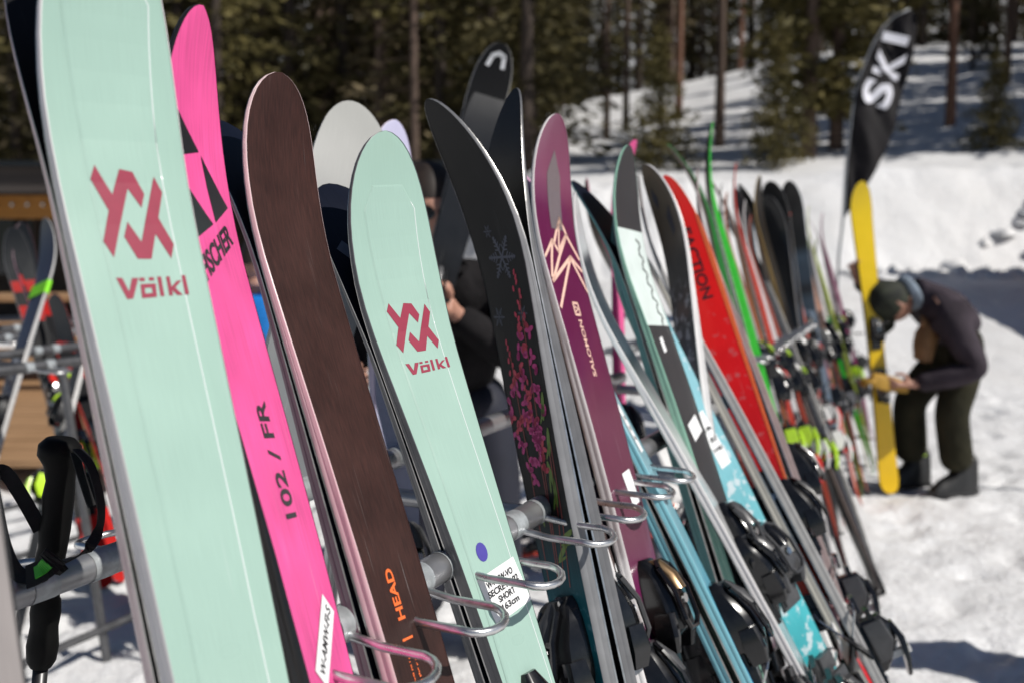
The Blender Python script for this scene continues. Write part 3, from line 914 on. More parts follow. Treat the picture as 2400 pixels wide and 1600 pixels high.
r, r2, sk, _ = pair((1303, 270), (1470, 1164), RF1, 1.70, 58,
    dict(label='maroon ski with peach mountain outline and small peach lettering', top=top_maroon, base=base_black, side=SIDE_WHITE, bind='bronze',
         decals=[('mountain_print', poly_shape(mt), PRINT_PEACH), ('tip_print', poly_shape([[(0, .055), (.022, .095), (.020, .185), (-.020, .185), (-.022, .095)]]), top_tipgrey),
                 ('emblem', poly_shape(stroke([(-.008, .312), (.008, .312), (.008, .332), (-.008, .332), (-.008, .312)], .004) + stroke([(-.004, .318), (.004, .322), (-.004, .327)], .0025)), PRINT_PEACH),
                 ('wordmark', word('SALOMON', .001, .388, length=.095, height=.012, ang=90, bold=.02), PRINT_PEACH)]),
    dict(label='partner of the maroon ski, lilac and plum base with a dark square emblem', top=top_maroon, side=SIDE_LAV, bind='black', slide=.02,
         base=top_mat('lilac_base', [(0, (.62, .36, .52)), (.075, (.62, .36, .52)), (.085, (.06, .04, .12)), (.2, (.09, .05, .15)), (.4, (.03, .02, .05))], rough=.3, coat=.1, var=.06),
         base_decals=[('emblem', poly_shape(stroke([(.030, .115), (-.016, .115), (-.020, .15), (.024, .15), (.020, .185), (-.026, .185)], .012)), PRINT_NAVY)]),
    dict(wt=0.132, ww=0.098, wl=0.12, rise=0.060, rlen=0.26, blunt=2.6, thick=0.019, shovel=0.16), GF)
sticker(sk, r, .022, .62, .030, .055, 12, None)
lay(poly_shape([[(-.012, 1.13), (.006, 1.125), (.006, 1.19), (-.012, 1.195)]]), sk, 'sticker', PAPER, r, .0008)
# 7b: white tipped navy ski, edge on, right of the maroon one
top_ice = top_mat('ice_blue_topsheet', [(0, (.42, .56, .60)), (.5, (.24, .46, .53)), (.68, (.12, .38, .48)), (.85, (.03, .20, .40)), (1.2, (.02, .09, .22)), (1.7, (.02, .08, .2))], rough=.34, coat=.4, var=.07, scale=30)
# 8: pale blue ski whose top hides behind the maroon one
r, r2, sk, _ = pair((1288, 470), (1536, 1110), RF1, 1.66, 76,
    dict(label='pale blue ski fading to navy with a yellow diamond low down, beside the maroon ski', top=top_ice, base=base_black, side=SIDE_BLUE, bind='black',
         decals=[('diamond_print', poly_shape([[(.016, 1.27), (.032, 1.31), (.016, 1.35), (.0, 1.31)]]), flat('yellow_print', (.85, .75, .01), rough=.4)),
                 ('small_print', micro(-.006, 1.10, .09, .014, 9, 90), PRINT_WHITE)]),
    dict(label='partner of the pale blue ski, blue sidewall and dark base along its left', top=top_ice, base=base_black, side=SIDE_BLUE, bind='black', slide=.01),
    dict(wt=0.124, ww=0.088, wl=0.112, thick=.018), GF)
sticker(sk, r, -.004, .42, .036, .09, 4, None)
scribble(sk, r, -.004, .42, 4, 3, .026, .012)
# 7b
r, r2, sk, _ = pair((1343, 452), (1560, 960), RF1, 1.66, 80,
    dict(label='slim edge-on ski with white sidewall and navy print right of the maroon ski', top=top_mat('white_navy_topsheet', [(0, (.7, .71, .72)), (.10, (.68, .70, .72)), (.12, (.012, .016, .03)), (.3, (.06, .075, .10)), (.32, (.015, .018, .03)), (.5, (.5, .5, .5)), (1.2, (.3, .32, .33))], var=.06), base=base_black, side=SIDE_WHITE, bind='black'),
    None, dict(wt=0.128, ww=0.09, wl=0.115, rise=.06, rlen=.28), GF)
# 9: black, mint white panel, black
top_panel = top_mat('black_white_block_topsheet', [(0, (.034, .034, .037)), (.160, (.034, .034, .037)), (.1601, (.66, .74, .71)), (.360, (.66, .74, .71)), (.3601, (.030, .030, .033)), (1.7, (.03, .03, .033))], const=True, rough=.4, coat=.2, var=.08, scale=50)
wv = []
for i in range(12):
    s = .183 + i * .0155
    wv += stroke([(.020 + .010 * (i % 2), s), (.034 - .010 * (i % 2), s + .007), (.024 + .012 * ((i + 1) % 2), s + .0145)], .0045)
r, r2, sk, _ = pair((1470, 342), (1630, 1004), RF1, 1.70, 60,
    dict(label='charcoal ski with a white block below the tip and mint sidewall', top=top_panel, base=base_black, side=SIDE_MINT, bind='black',
         decals=[('chain_print', poly_shape(wv), PRINT_BLACK), ('small_sticker', poly_shape([[(-.022, .395), (-.006, .39), (-.006, .42), (-.022, .425)]]), PAPER)]),
    dict(label='partner of the charcoal and white ski, navy base curling away to the left', top=top_panel, base=base_navy, side=SIDE_TEAL, bind='black', slide=.02),
    dict(wt=0.130, ww=0.10, wl=0.12, rise=.066, rlen=.28, thick=.021), GF)
sticker(sk, r, .002, .58, .06, .036, 18, None)
for s in (1.06, 1.18): lay(micro(-.004, s, .06, .024, int(s * 100), 90), sk, 'model_print', PRINT_WHITE, r)
# 10: light blue camouflage
top_camo = top_mat('blue_camo_topsheet', [(0, (.26, .46, .52)), (.5, (.22, .48, .54)), (.9, (.05, .38, .42)), (1.2, (.02, .34, .37)), (1.7, (.01, .15, .2))], rough=.36, coat=.3, var=.1, blot=(26, .54, (.62, .66, .68), .75, .12, 1.4))
r, r2, sk, _ = pair((1452, 490), (1655, 1000), RF1, 1.62, 46,
    dict(label='light blue speckled ski with a long white label beside the charcoal and white one', top=top_camo, base=base_black, side=SIDE_TEAL, bind='grey'),
    None, dict(wt=0.112, ww=0.090, wl=0.112), GF)
sticker(sk, r, .004, .50, .036, .12, 3, None)
scribble(sk, r, .004, .50, 3, 3, .028, .014)
# 11: grey-white pair seen edge on, leaning far over
r, r2, sk, _ = pair((1492, 413), (1800, 1136), RF1, 1.78, ('edge-on', 78),
    dict(label='long grey edged ski seen edge-on, leaning furthest to the right', top=base_black, base=base_black, side=SIDE_LGREY, bind='black'),
    dict(label='partner of the far leaning edge-on ski, cream sidewall pressed against it', top=base_black, base=base_black, side=SIDE_CREAM, bind='white', slide=-.01),
    dict(wt=0.128, ww=0.09, wl=0.115, rise=.06, rlen=.30, thick=.022), GF)
# 12: olive printed ski behind 11
top_olive = top_mat('olive_printed_topsheet', [(0, (.085, .065, .040)), (.18, (.07, .055, .04)), (.24, (.012, .012, .013)), (.45, (.05, .05, .06)), (.6, (.14, .14, .16)), (1.7, (.06, .06, .07))], rough=.4, coat=.2, var=.15, blot=(34, .52, (.36, .36, .40), .7, .26, .75))
r, r2, sk, _ = pair((1512, 388), (1612, 880), RF1, 1.72, -78,
    dict(label='dark olive ski with grey mottled print and white right sidewall, left of the red ski', top=top_olive, base=base_black, side=SIDE_WHITE, bind='black',
         decals=[('tip_print', poly_shape([[(-.03, .07), (-.015, .05), (-.005, .08), (-.02, .10)], [(.005, .13), (.03, .11), (.03, .17), (.012, .18)]]), PRINT_NAVY)]),
    None, dict(wt=0.128, ww=0.096, wl=0.116, rise=.05), GF)
# 13: red
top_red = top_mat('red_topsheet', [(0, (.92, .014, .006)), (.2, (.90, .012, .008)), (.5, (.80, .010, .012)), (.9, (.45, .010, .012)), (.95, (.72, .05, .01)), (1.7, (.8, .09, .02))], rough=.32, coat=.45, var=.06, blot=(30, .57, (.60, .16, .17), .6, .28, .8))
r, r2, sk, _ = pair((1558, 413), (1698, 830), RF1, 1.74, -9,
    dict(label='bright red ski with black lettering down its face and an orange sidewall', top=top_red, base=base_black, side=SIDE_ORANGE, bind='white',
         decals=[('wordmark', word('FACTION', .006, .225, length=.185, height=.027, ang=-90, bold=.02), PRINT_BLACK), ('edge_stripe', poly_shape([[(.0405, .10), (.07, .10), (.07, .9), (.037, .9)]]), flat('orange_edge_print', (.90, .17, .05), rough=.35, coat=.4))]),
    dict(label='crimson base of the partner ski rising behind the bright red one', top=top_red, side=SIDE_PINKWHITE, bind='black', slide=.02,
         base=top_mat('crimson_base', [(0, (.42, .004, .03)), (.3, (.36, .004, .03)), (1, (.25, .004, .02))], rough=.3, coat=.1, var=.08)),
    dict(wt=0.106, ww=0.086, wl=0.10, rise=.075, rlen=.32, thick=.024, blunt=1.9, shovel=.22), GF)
# 14: taupe pair
r, r2, sk, _ = pair((1632, 396), (1705, 730), RF1, 1.74, ('edge-on', 80),
    dict(label='taupe edge-on ski with a rosy lower sidewall, between the red and the green skis', top=top_mat('taupe_topsheet', [(0, (.22, .19, .18)), (.4, (.30, .18, .17)), (.8, (.4, .12, .11))], var=.08), base=base_black, side=mat('taupe_sidewall', (.36, .28, .27), rough=.35, coat=.2, var=.1), bind='black'),
    dict(label='dark maroon partner behind the taupe ski left of the green tips', top=base_black, base=top_mat('maroon_base', [(0, (.04, .012, .012)), (1, (.08, .012, .018))], rough=.3, var=.1), side=SIDE_PLUM, bind='black', slide=.01),
    dict(wt=0.126, ww=0.09, wl=0.112, rise=.05), GF)
# 15: green pair
r, r2, sk, _ = pair((1667, 287), (1782, 932), RF2, 1.88, ('edge-on', 86),
    dict(label='bright green edged ski, the right one of the two tall splayed green tips', top=top_mat('grey_topsheet', [(0, (.16, .16, .165)), (1, (.13, .13, .135))], var=.06), base=base_black, side=SIDE_GREEN, bind='lime'),
    dict(label='green edged ski with black base, the left one of the two tall splayed green tips', top=base_black, base=base_black, side=mat('dark_green_sidewall', (.03, .33, .05), rough=.35, coat=.2, var=.08), bind='black', slide=.03),
    dict(wt=0.122, ww=0.078, wl=0.11, rise=.085, rlen=.36, thick=.033, blunt=1.8), GF)
# 16: orange red pair
r, r2, sk, _ = pair((1723, 383), (1803, 830), RF2, 1.78, ('edge-on', 80),
    dict(label='thin ski with orange-red sidewall just right of the green pair', top=top_mat('ash_topsheet', [(0, (.24, .24, .23)), (1, (.2, .2, .2))], var=.06), base=base_black, side=SIDE_RED, bind='lime'),
    dict(label='grey partner of the thin orange-red ski, dull orange lower sidewall', top=base_black, base=base_black, side=mat('dull_orange_sidewall', (.34, .15, .07), rough=.4, var=.15, scale=6), bind='black', slide=.02),
    dict(wt=0.118, ww=0.074, wl=0.106, rise=.06, rlen=.3, thick=.024), GF)
# 17: gold pair
r, r2, sk, _ = pair((1779, 412), (1838, 770), RF2, 1.74, ('edge-on', 60),
    dict(label='tan ski with gold sidewall left of the two rounded black tips', top=base_black, base=base_black, side=SIDE_GOLD, bind='white'),
    dict(label='grey-brown partner of the tan and gold ski', top=base_black, base=base_black, side=mat('umber_sidewall', (.20, .15, .11), rough=.4, var=.1), bind='black', slide=.01),
    dict(wt=0.12, ww=0.08, wl=0.11, rise=.05, thick=.024), GF)
# 18: black pair with blue print
top_blk_blue = top_mat('black_blue_topsheet', [(0, (.008, .008, .009)), (.36, (.008, .008, .009)), (.42, (.055, .085, .12)), (.55, (.03, .05, .075)), (.60, (.006, .008, .012)), (.66, (.05, .08, .11)), (1.0, (.02, .03, .045))], rough=.38, coat=.2, var=.1)
r, r2, sk, _ = pair((1848, 424), (1902, 800), RF2, 1.74, -16,
    dict(label='black ski with round tip, the right of the two black tips', top=top_blk_blue, base=base_black, side=SIDE_STEEL, bind='black'), None, dict(wt=0.118, ww=0.092, wl=0.11, rise=.05, rlen=.28, thick=.022), GF)
r, r2, sk, _ = pair((1803, 425), (1866, 800), RF2, 1.74, -22,
    dict(label='black ski with dusty blue patches and round tip, the left of two black tips', top=top_blk_blue, base=base_black, side=SIDE_GREY, bind='black'),
    None,
    dict(wt=0.132, ww=0.10, wl=0.12, rise=.06, rlen=.30, thick=.022), GF)
r, r2, sk, _ = pair((1795, 458), (1858, 830), RF2, 1.68, -34,
    dict(label='shorter black ski leaning just in front of the two round black tips', top=top_mat('matt_black_topsheet', [(0, (.010, .010, .011)), (1.5, (.02, .022, .025))], rough=.4, var=.1), base=base_black, side=SIDE_GREY, bind='grey'), None,
    dict(wt=0.126, ww=0.095, wl=0.115, rise=.06, rlen=.3, thick=.02), GF)
# 19: steel blue edge on pair
r, r2, sk, _ = pair((1862, 470), (1915, 850), RF2, 1.72, ('edge-on', 76),
    dict(label='steel blue edge-on ski right of the black tips, long pale sidewall', top=base_black, base=base_black, side=SIDE_STEEL, bind='grey'),
    dict(label='partner of the steel blue edge-on ski', top=base_black, base=base_black, side=SIDE_STEEL, bind='black', slide=.02),
    dict(wt=0.12, ww=0.08, wl=0.11, rise=.045, thick=.030), GF)
# 20: peach, lime, magenta far pairs
FAR = [((1872, 470), (1926, 800), 1.70, 108, 'peach edged slim ski near the far end of the row', mat('peach_sidewall', (.62, .36, .26), rough=.4, var=.08), 'black', SIDE_LGREY),
       ((1884, 540), (1940, 830), 1.60, 105, 'orange edged slim ski near the far end of the row', mat('coral_sidewall', (.72, .22, .10), rough=.4, var=.08), 'white', SIDE_LIME),
       ((1894, 484), (1952, 770), 1.70, 102, 'lime yellow edged slim ski near the far end of the row', SIDE_LIME, 'lime', SIDE_LIME),
       ((1912, 560), (1966, 810), 1.58, 96, 'olive green edged ski second from the far end of the row', mat('olive_sidewall', (.24, .30, .03), rough=.4, var=.08), 'black', SIDE_GREEN),
       ((1927, 500), (1985, 800), 1.66, 100, 'magenta edged ski at the very far end of the row', mat('magenta_sidewall', (.36, .05, .16), rough=.4, var=.08), 'black', SIDE_PLUM)]
for T, B, L, yw, lab, sd, bd, sd2 in FAR:
    pair(T, B, RF2, L, ('edge-on', yw - 30), dict(label=lab, top=base_black, base=base_black, side=sd, bind=bd), dict(label='partner of the ' + lab, top=base_black, base=base_black, side=sd2, bind='black', slide=.015),
         dict(wt=0.118, ww=0.076, wl=0.108, rise=.05, thick=.026, n=18), GF)
# 20b: further slim skis packed into the far half of the row
PACK = [((1690, 430), (1762, 800), 1.72, 112, 'silver edged slim ski between the green and the orange-red pair', SIDE_LGREY, 'black'),
        ((1702, 452), (1788, 850), 1.70, 104, 'rust edged slim ski just left of the thin orange-red one', mat('rust_sidewall', (.50, .14, .05), rough=.4, var=.1), 'red'),
        ((1745, 470), (1822, 850), 1.68, 106, 'white edged slim ski between the orange-red and the gold pair', SIDE_WHITE, 'white'),
        ((1760, 505), (1846, 880), 1.66, 98, 'brick red edged slim ski left of the gold pair', mat('brick_sidewall', (.42, .06, .03), rough=.4, var=.1), 'lime'),
        ((1826, 470), (1886, 850), 1.70, 102, 'pale grey edged slim ski right of the black tips', SIDE_LGREY, 'white'),
        ((1852, 500), (1900, 870), 1.66, 98, 'coral edged slim ski beside the steel blue one', mat('coral_red_sidewall', (.70, .10, .05), rough=.4, var=.1), 'red'),
        ((1905, 520), (1948, 860), 1.62, 106, 'white edged slim ski near the far end of the row', SIDE_WHITE, 'black')]
for T, B, L, yw, lab, sd, bd in PACK:
    pair(T, B, RF2, L, ('edge-on', yw - 30), dict(label=lab, top=base_black, base=base_black, side=sd, bind=bd), dict(label='partner of the ' + lab, top=base_black, base=base_black, side=SIDE_GREY, bind='silver', slide=.02),
         dict(wt=0.116, ww=0.074, wl=0.106, rise=.05, thick=.022, n=18), GF)
# 21: dark edge-on pair that crosses low on the right
r, r2, sk, _ = pair((1752, 505), (1908, 983), RF2, 1.86, ('edge-on', 80),
    dict(label='dark grey edge-on ski whose tail stands furthest out on the snow', top=base_black, base=base_black, side=mat('charcoal_sidewall', (.085, .082, .080), rough=.35, coat=.2, var=.15), bind='white'),
    dict(label='partner of the dark grey edge-on ski standing furthest out', top=base_black, base=base_black, side=mat('charcoal_brown_sidewall', (.10, .075, .065), rough=.4, var=.15), bind='black', slide=.02),
    dict(wt=0.122, ww=0.08, wl=0.11, rise=.05, thick=.024), GF)
# 22: orange tails
r, r2, sk, _ = pair((1868, 520), (1985, 1035), RF2, 1.66, 62,
    dict(label='orange topped ski low on the right whose tail touches the sunny snow', top=top_mat('orange_topsheet', [(0, (.03, .03, .03)), (.7, (.04, .02, .02)), (.8, (.80, .16, .02)), (1.7, (.62, .09, .03))], var=.08), base=base_black, side=SIDE_PLUM, bind='black'), None,
    dict(wt=0.118, ww=0.076, wl=0.106, rise=.05, n=18), GF)
# 23: bottom right child's skis
r, r2, sk, _ = pair((1905, 1405), (2010, 1575), (F1 + N1 * 0.34 - Vector((0, 0, .66)), D1, N1), .80, 40,
    dict(label='short red and hot pink ski at the bottom right corner of the row', top=top_mat('hot_pink_topsheet', [(0, (.55, .01, .02)), (.45, (.6, .015, .02)), (.52, (.82, .10, .28)), (.8, (.78, .5, .5)), (1.1, (.7, .02, .02))], var=.08, const=False), base=base_black, side=SIDE_RED, bind='black'),
    dict(label='partner of the short red and pink ski, white sidewall', top=base_black, base=base_black, side=SIDE_WHITE, bind='black'), dict(wt=0.105, ww=0.075, wl=0.10, rise=.04, rlen=.16, shovel=.12), GF)
# 24: cut off at the left border, nearest of all
r, r2, sk, _ = pair((-500, -300), (-205, 1500), RF1, 1.70, 30,
    dict(label='grey ski with a crimson lower part at the left border of the picture', top=top_mat('grey_crimson_topsheet', [(0, (.30, .27, .26)), (.66, (.34, .31, .30)), (.6601, (.42, .012, .11)), (1.7, (.40, .012, .10))], rough=.45, coat=.1, var=.08, const=True), base=base_black, side=SIDE_BLACK, bind='black'), None,
    dict(wt=0.13, ww=0.10, wl=0.12), GF)

# ---- skis on the back of the near rack ---------------------------------------------------------
top_stone = top_mat('stone_grey_topsheet', [(0, (.36, .36, .34)), (.2, (.33, .33, .32)), (.5, (.19, .20, .21)), (1.7, (.16, .165, .175))], rough=.38, coat=.2, var=.03)
r, r2, sk, _ = pair((842, 242), (690, 960), RB1, 1.80, 214,
    dict(label='wide stone grey ski base leaning the other way behind the brown and mint skis', top=base_navy, base=top_stone, side=SIDE_LGREY, bind='black'), None,
    dict(wt=0.150, ww=0.118, wl=0.138, rise=.055, blunt=2.3), GB, far=True)
r, r2, sk, _ = pair((925, 284), (915, 960), RB1, 1.78, 40,
    dict(label='pale lavender ski tip peeping out behind the second mint ski', top=top_mat('lavender_topsheet', [(0, (.56, .54, .72)), (.3, (.5, .5, .66)), (1.7, (.3, .3, .4))], rough=.35, var=.04), base=base_black, side=SIDE_LAV, bind='black'), None,
    dict(wt=0.112, ww=0.085, wl=0.105, rise=0.03), GB, far=True)
for T, B, lab, yw, tp, sd in (((1194, 470), (1330, 790), 'slate grey ski with teal flecks leaning behind the lilac tip', -30, top_mat('slate_topsheet', [(0, (.03, .035, .038)), (1.5, (.05, .06, .065))], rough=.4, var=.1, blot=(40, .58, (.03, .25, .25), .7, .1, .6)), SIDE_GREY),
                              ((1372, 420), (1440, 640), 'slim crimson stick-like ski tip poking out left of the charcoal tip', 95, base_black, mat('rose_red_sidewall', (.40, .05, .12), rough=.4, var=.1)),
                              ((1488, 330), (1440, 700), 'hot pink ski tip rising behind the charcoal and white ski', 72, top_pink, mat('hot_pink_sidewall', (.80, .08, .30), rough=.4, var=.05)),
                              ((1722, 440), (1770, 640), 'small navy ski tip crossing in the gap right of the orange-red ski', -60, base_navy, SIDE_STEEL)):
    pair(T, B, RB1 if T[0] < 1700 else RB2, 1.78 if T[0] > 1480 else 1.66, yw, dict(label=lab, top=tp, base=base_black if 'pink' not in lab else top_pink, side=sd, bind='black'), None, dict(wt=.118, ww=.085, wl=.11, n=18), GB, far=True)
# ------------------------------------------------------------------ ground
def nz(x, y, s, seed=0.0): return noise.noise(Vector((x * s + seed, y * s - seed, seed)))
def ground_z(x, y):
    z = 0.0
    rise = sstep(6.5, 16.5, y) * 0.85
    z += rise * (0.35 + 0.65 * sstep(-3, 3, x))
    wb = sstep(-2.0, 0.8, x)
    crest = 2.60 + 0.050 * (x - 3.9) + 0.10 * nz(x, y, .5, 3)
    up = sstep(16.6 + .4 * nz(x, 0, .35, 9), 19.2, y)
    z = z * (1 - up * wb) + crest * up * wb
    hs = max(0.0, y - 21.0)
    tilt = 0.70 + 0.30 * sstep(0, 22, x)
    hill = 0.235 * min(hs, 41.0) * tilt * sstep(-14, 2, x) + 0.03 * max(0, hs - 41)
    z += hill + .45 * nz(x, y, .10, 5) * sstep(22, 34, y)
    z += 0.05 * nz(x, y, .8, 1) * sstep(3, 9, y)
    return z
def axis_vals(parts):
    out = []
    for a, b, st in parts:
        n = max(1, int(round((b - a) / st)))
        out += [a + (b - a) * i / n for i in range(n)]
    out.append(parts[-1][1])
    return out
xs = axis_vals([(-160, -40, 12), (-40, -9, 1.2), (-9, -3, .22), (-3, 4.2, .045), (4.2, 10, .13), (10, 30, .7), (30, 70, 3), (70, 200, 13)])
ys = axis_vals([(-60, -3, 5), (-3, 1.6, .4), (1.6, 8.5, .05), (8.5, 15, .16), (15, 21, .11), (21, 34, .5), (34, 66, 1.2), (66, 330, 12)])
gv, gf = [], []
rf = random.Random(11)
prints = [(rf.uniform(-3, 4.2), rf.uniform(1.7, 8.5), rf.uniform(0, 6.28), rf.uniform(.014, .036)) for _ in range(560)]
cells = {}
for p in prints:
    for i in range(-1, 2):
        for j in range(-1, 2):
            cells.setdefault((int(p[0] // .5) + i, int(p[1] // .5) + j), []).append(p)
for y in ys:
    for x in xs:
        z = ground_z(x, y)
        if -4 < x < 11 and 1 < y < 16:
            z += .022 * nz(x, y, 3.1, 2) + .014 * nz(x, y, 9.0, 4) - .012
            z += .008 * nz(x, y, 21.0, 6)
            for (fx, fy, fa, fd) in cells.get((int(x // .5), int(y // .5)), ()):
                dx, dy = x - fx, y - fy
                a = dx * math.cos(fa) + dy * math.sin(fa); b = -dx * math.sin(fa) + dy * math.cos(fa)
                q = (a / .15) ** 2 + (b / .055) ** 2
                if q < 2.2: z += -fd * math.exp(-q * q * 1.2) + fd * .35 * math.exp(-(q - 1.4) ** 2 * 4)
        elif y > 15 and y < 21 and x > -2:
            z += .07 * nz(x * 1.0, y * .5 + z * .6, 1.3, 2) + .05 * nz(x * 1.5, z * 1.2 + y, 3.0, 4) + .035 * nz(x, z * 2 + y, 8, 7)
        gv.append((x, y, z))
W = len(xs)
for j in range(len(ys) - 1):
    for i in range(W - 1):
        gf.append((j * W + i, j * W + i + 1, (j + 1) * W + i + 1, (j + 1) * W + i))
def snow_mat(name, bump=.8):
    m = bpy.data.materials.new(name); m.use_nodes = True
    nt = m.node_tree; N, Lk = nt.nodes, nt.links
    b = N['Principled BSDF']
    b.inputs['Roughness'].default_value = .55
    b.inputs['Specular IOR Level'].default_value = .3
    g = N.new('ShaderNodeNewGeometry')
    n1 = N.new('ShaderNodeTexNoise'); n1.inputs['Scale'].default_value = 5.0; n1.inputs['Detail'].default_value = 8; n1.inputs['Roughness'].default_value = .65
    n2 = N.new('ShaderNodeTexNoise'); n2.inputs['Scale'].default_value = 26.0; n2.inputs['Detail'].default_value = 6
    n3 = N.new('ShaderNodeTexNoise'); n3.inputs['Scale'].default_value = .9; n3.inputs['Detail'].default_value = 5
    for n in (n1, n2, n3): Lk.new(g.outputs['Position'], n.inputs['Vector'])
    r = N.new('ShaderNodeValToRGB')
    e = r.color_ramp.elements
    e[0].position = .30; e[0].color = (.70, .69, .68, 1)
    e[1].position = .62; e[1].color = (.83, .83, .835, 1)
    ad = N.new('ShaderNodeMath'); ad.operation = 'MULTIPLY_ADD'; ad.inputs[1].default_value = .5
    Lk.new(n2.outputs['Fac'], ad.inputs[0])
    h = N.new('ShaderNodeMath'); h.operation = 'MULTIPLY'; h.inputs[1].default_value = .5
    Lk.new(n3.outputs['Fac'], h.inputs[0]); Lk.new(h.outputs[0], ad.inputs[2])
    Lk.new(ad.outputs[0], r.inputs['Fac']); Lk.new(r.outputs['Color'], b.inputs['Base Color'])
    m2 = N.new('ShaderNodeMath'); m2.operation = 'MULTIPLY_ADD'; m2.inputs[1].default_value = .35
    Lk.new(n2.outputs['Fac'], m2.inputs[0]); Lk.new(n1.outputs['Fac'], m2.inputs[2])
    bp = N.new('ShaderNodeBump'); bp.inputs['Strength'].default_value = bump; bp.inputs['Distance'].default_value = .06
    Lk.new(m2.outputs[0], bp.inputs['Height']); Lk.new(bp.outputs['Normal'], b.inputs['Normal'])
    MATS[name] = m
    return m
SNOW = snow_mat('snow', .55)
go = mesh_obj('ground', gv, gf, SNOW, None, smooth=True)
tag(go, 'trampled white snow rising to a ploughed bank and a wooded slope', kind='structure')

# wooded hillside far behind, mottled with snow
WOODED = mat('wooded_hillside', (.030, .028, .016), rough=.9, col2=(.75, .75, .76), scale=.30, detail=3)
hv, hf = [], []
nx, ny = 60, 14
for j in range(ny + 1):
    for i in range(nx + 1):
        x = -190 + 420 * i / nx; q = j / ny
        y = 112 + 90 * q + 10 * nz(x, 0, .02, 3)
        hv.append((x, y, 9 + 70 * q ** .9 + 4 * nz(x, y, .05, 8)))
for j in range(ny):
    for i in range(nx):
        hf.append((j * (nx + 1) + i, j * (nx + 1) + i + 1, (j + 1) * (nx + 1) + i + 1, (j + 1) * (nx + 1) + i))
tag(mesh_obj('wooded_hill', hv, hf, WOODED, None, smooth=True), 'dark wooded hillside closing the view', kind='structure')

# ------------------------------------------------------------------ trees
NEEDLE = [mat('needles_olive', (.050, .044, .014), rough=.7, col2=(.165, .135, .048), scale=.8, detail=6, spec=.2),
          mat('needles_dark', (.028, .025, .010), rough=.7, col2=(.10, .082, .032), scale=.8, detail=6, spec=.2),
          mat('needles_grey_brown', (.062, .050, .026), rough=.8, col2=(.21, .165, .095), scale=.9, detail=6, spec=.2)]
BARK = mat('pine_bark', (.065, .042, .030), rough=.85, col2=(.15, .10, .075), scale=3, detail=8, stretch=(1, 1, .2), bump=.6)
BARK_RED = mat('red_pine_bark', (.16, .075, .045), rough=.85, col2=(.28, .15, .10), scale=3, detail=8, stretch=(1, 1, .2), bump=.6)
BARK_DARK = mat('dark_bark', (.03, .021, .016), rough=.9, col2=(.07, .05, .038), scale=3, detail=8, stretch=(1, 1, .2), bump=.6)
def trunk_mesh(h, r, seed, dead=0.0):
    rr = random.Random(seed); m = MB()
    pts, rads = [], []
    for i in range(9):
        q = i / 8
        pts.append((rr.uniform(-.05, .05) * q * 2, rr.uniform(-.05, .05) * q * 2, -0.6 + (h + .5) * q)); rads.append(r * (1.12 if i == 0 else 1) * (1 - .93 * q) + .01)
    m.tube(pts, rads, 8)
    for k in range(int(h * dead)):
        z = rr.uniform(.12, .55) * h; g = rr.uniform(0, 6.28); ln = rr.uniform(.4, 1.3)
        m.tube([(0, 0, z), (math.cos(g) * ln * .6, math.sin(g) * ln * .6, z - .05 * ln), (math.cos(g) * ln, math.sin(g) * ln, z - .25 * ln)], [.02, .012, .004], 4, cap=False)
    return m.mesh('trunk')
def crown_mesh(h, z0, rad, seed, dens=1.0, shape='cone', size=.34):
    rr = random.Random(seed); vs, fs = [], []
    n = int((h - z0) * 7.5 * dens)
    for k in range(n):
        q = (k + rr.random()) / n
        z = z0 + (h - z0) * q
        env = (1 - q) ** .8 + .06 if shape == 'cone' else (math.sin(math.pi * min(1, .18 + .82 * q)) ** .7 * (1 - .35 * q) + .05)
        if rr.random() < .12: continue
        ln = rad * env * rr.uniform(.55, 1.15)
        g = rr.uniform(0, 6.28); droop = rr.uniform(.15, .5)
        cl = max(3, int(ln * 8.5 * dens))
        for c in range(cl):
            f = .18 + .82 * (c + rr.random()) / cl
            px, py, pz = math.cos(g) * ln * f, math.sin(g) * ln * f, z - droop * ln * f * f + .15 * ln * f
            sp = .10 + .20 * ln * (1 - abs(f - .6))
            px += rr.uniform(-sp, sp); py += rr.uniform(-sp, sp); pz += rr.uniform(-.16, .12)
            a = size * rr.uniform(.55, 1.25); b = a * rr.uniform(.22, .45)
            g2 = g + rr.uniform(-1.0, 1.0); ti = rr.uniform(-.7, .35)
            ax = Vector((math.cos(g2) * math.cos(ti), math.sin(g2) * math.cos(ti), math.sin(ti)))
            bx = ax.cross(Vector((rr.uniform(-1, 1), rr.uniform(-1, 1), rr.uniform(-1, 1)))).normalized()
            P = Vector((px, py, pz)); i0 = len(vs)
            vs += [P - ax * a * .5, P + bx * b * .5, P + ax * a * .5, P - bx * b * .5 - Vector((0, 0, b * .3))]
            fs.append((i0, i0 + 1, i0 + 2, i0 + 3))
    me = bpy.data.meshes.new('crown'); me.from_pydata([tuple(v) for v in vs], [], fs); me.update()
    return me
KINDS = {}
def tree_kind(key, h, r, z0, rad, dens, shape, needle, bark, dead, size, seed):
    t = trunk_mesh(h, r, seed, dead); t.materials.append(bark)
    t.polygons.foreach_set('use_smooth', [True] * len(t.polygons))
    c = crown_mesh(h, z0, rad, seed + 50, dens, shape, size); c.materials.append(needle)
    KINDS[key] = (t, c, h)
tree_kind('spruce', 17, .20, 1.2, 2.3, 1.25, 'cone', NEEDLE[0], BARK_DARK, .3, .42, 1)
tree_kind('spruce_dark', 19, .22, .8, 2.6, 1.25, 'cone', NEEDLE[1], BARK_DARK, .3, .45, 2)
tree_kind('bushy', 13, .2, .9, 2.1, 2.0, 'round', NEEDLE[0], BARK, .2, .40, 9)
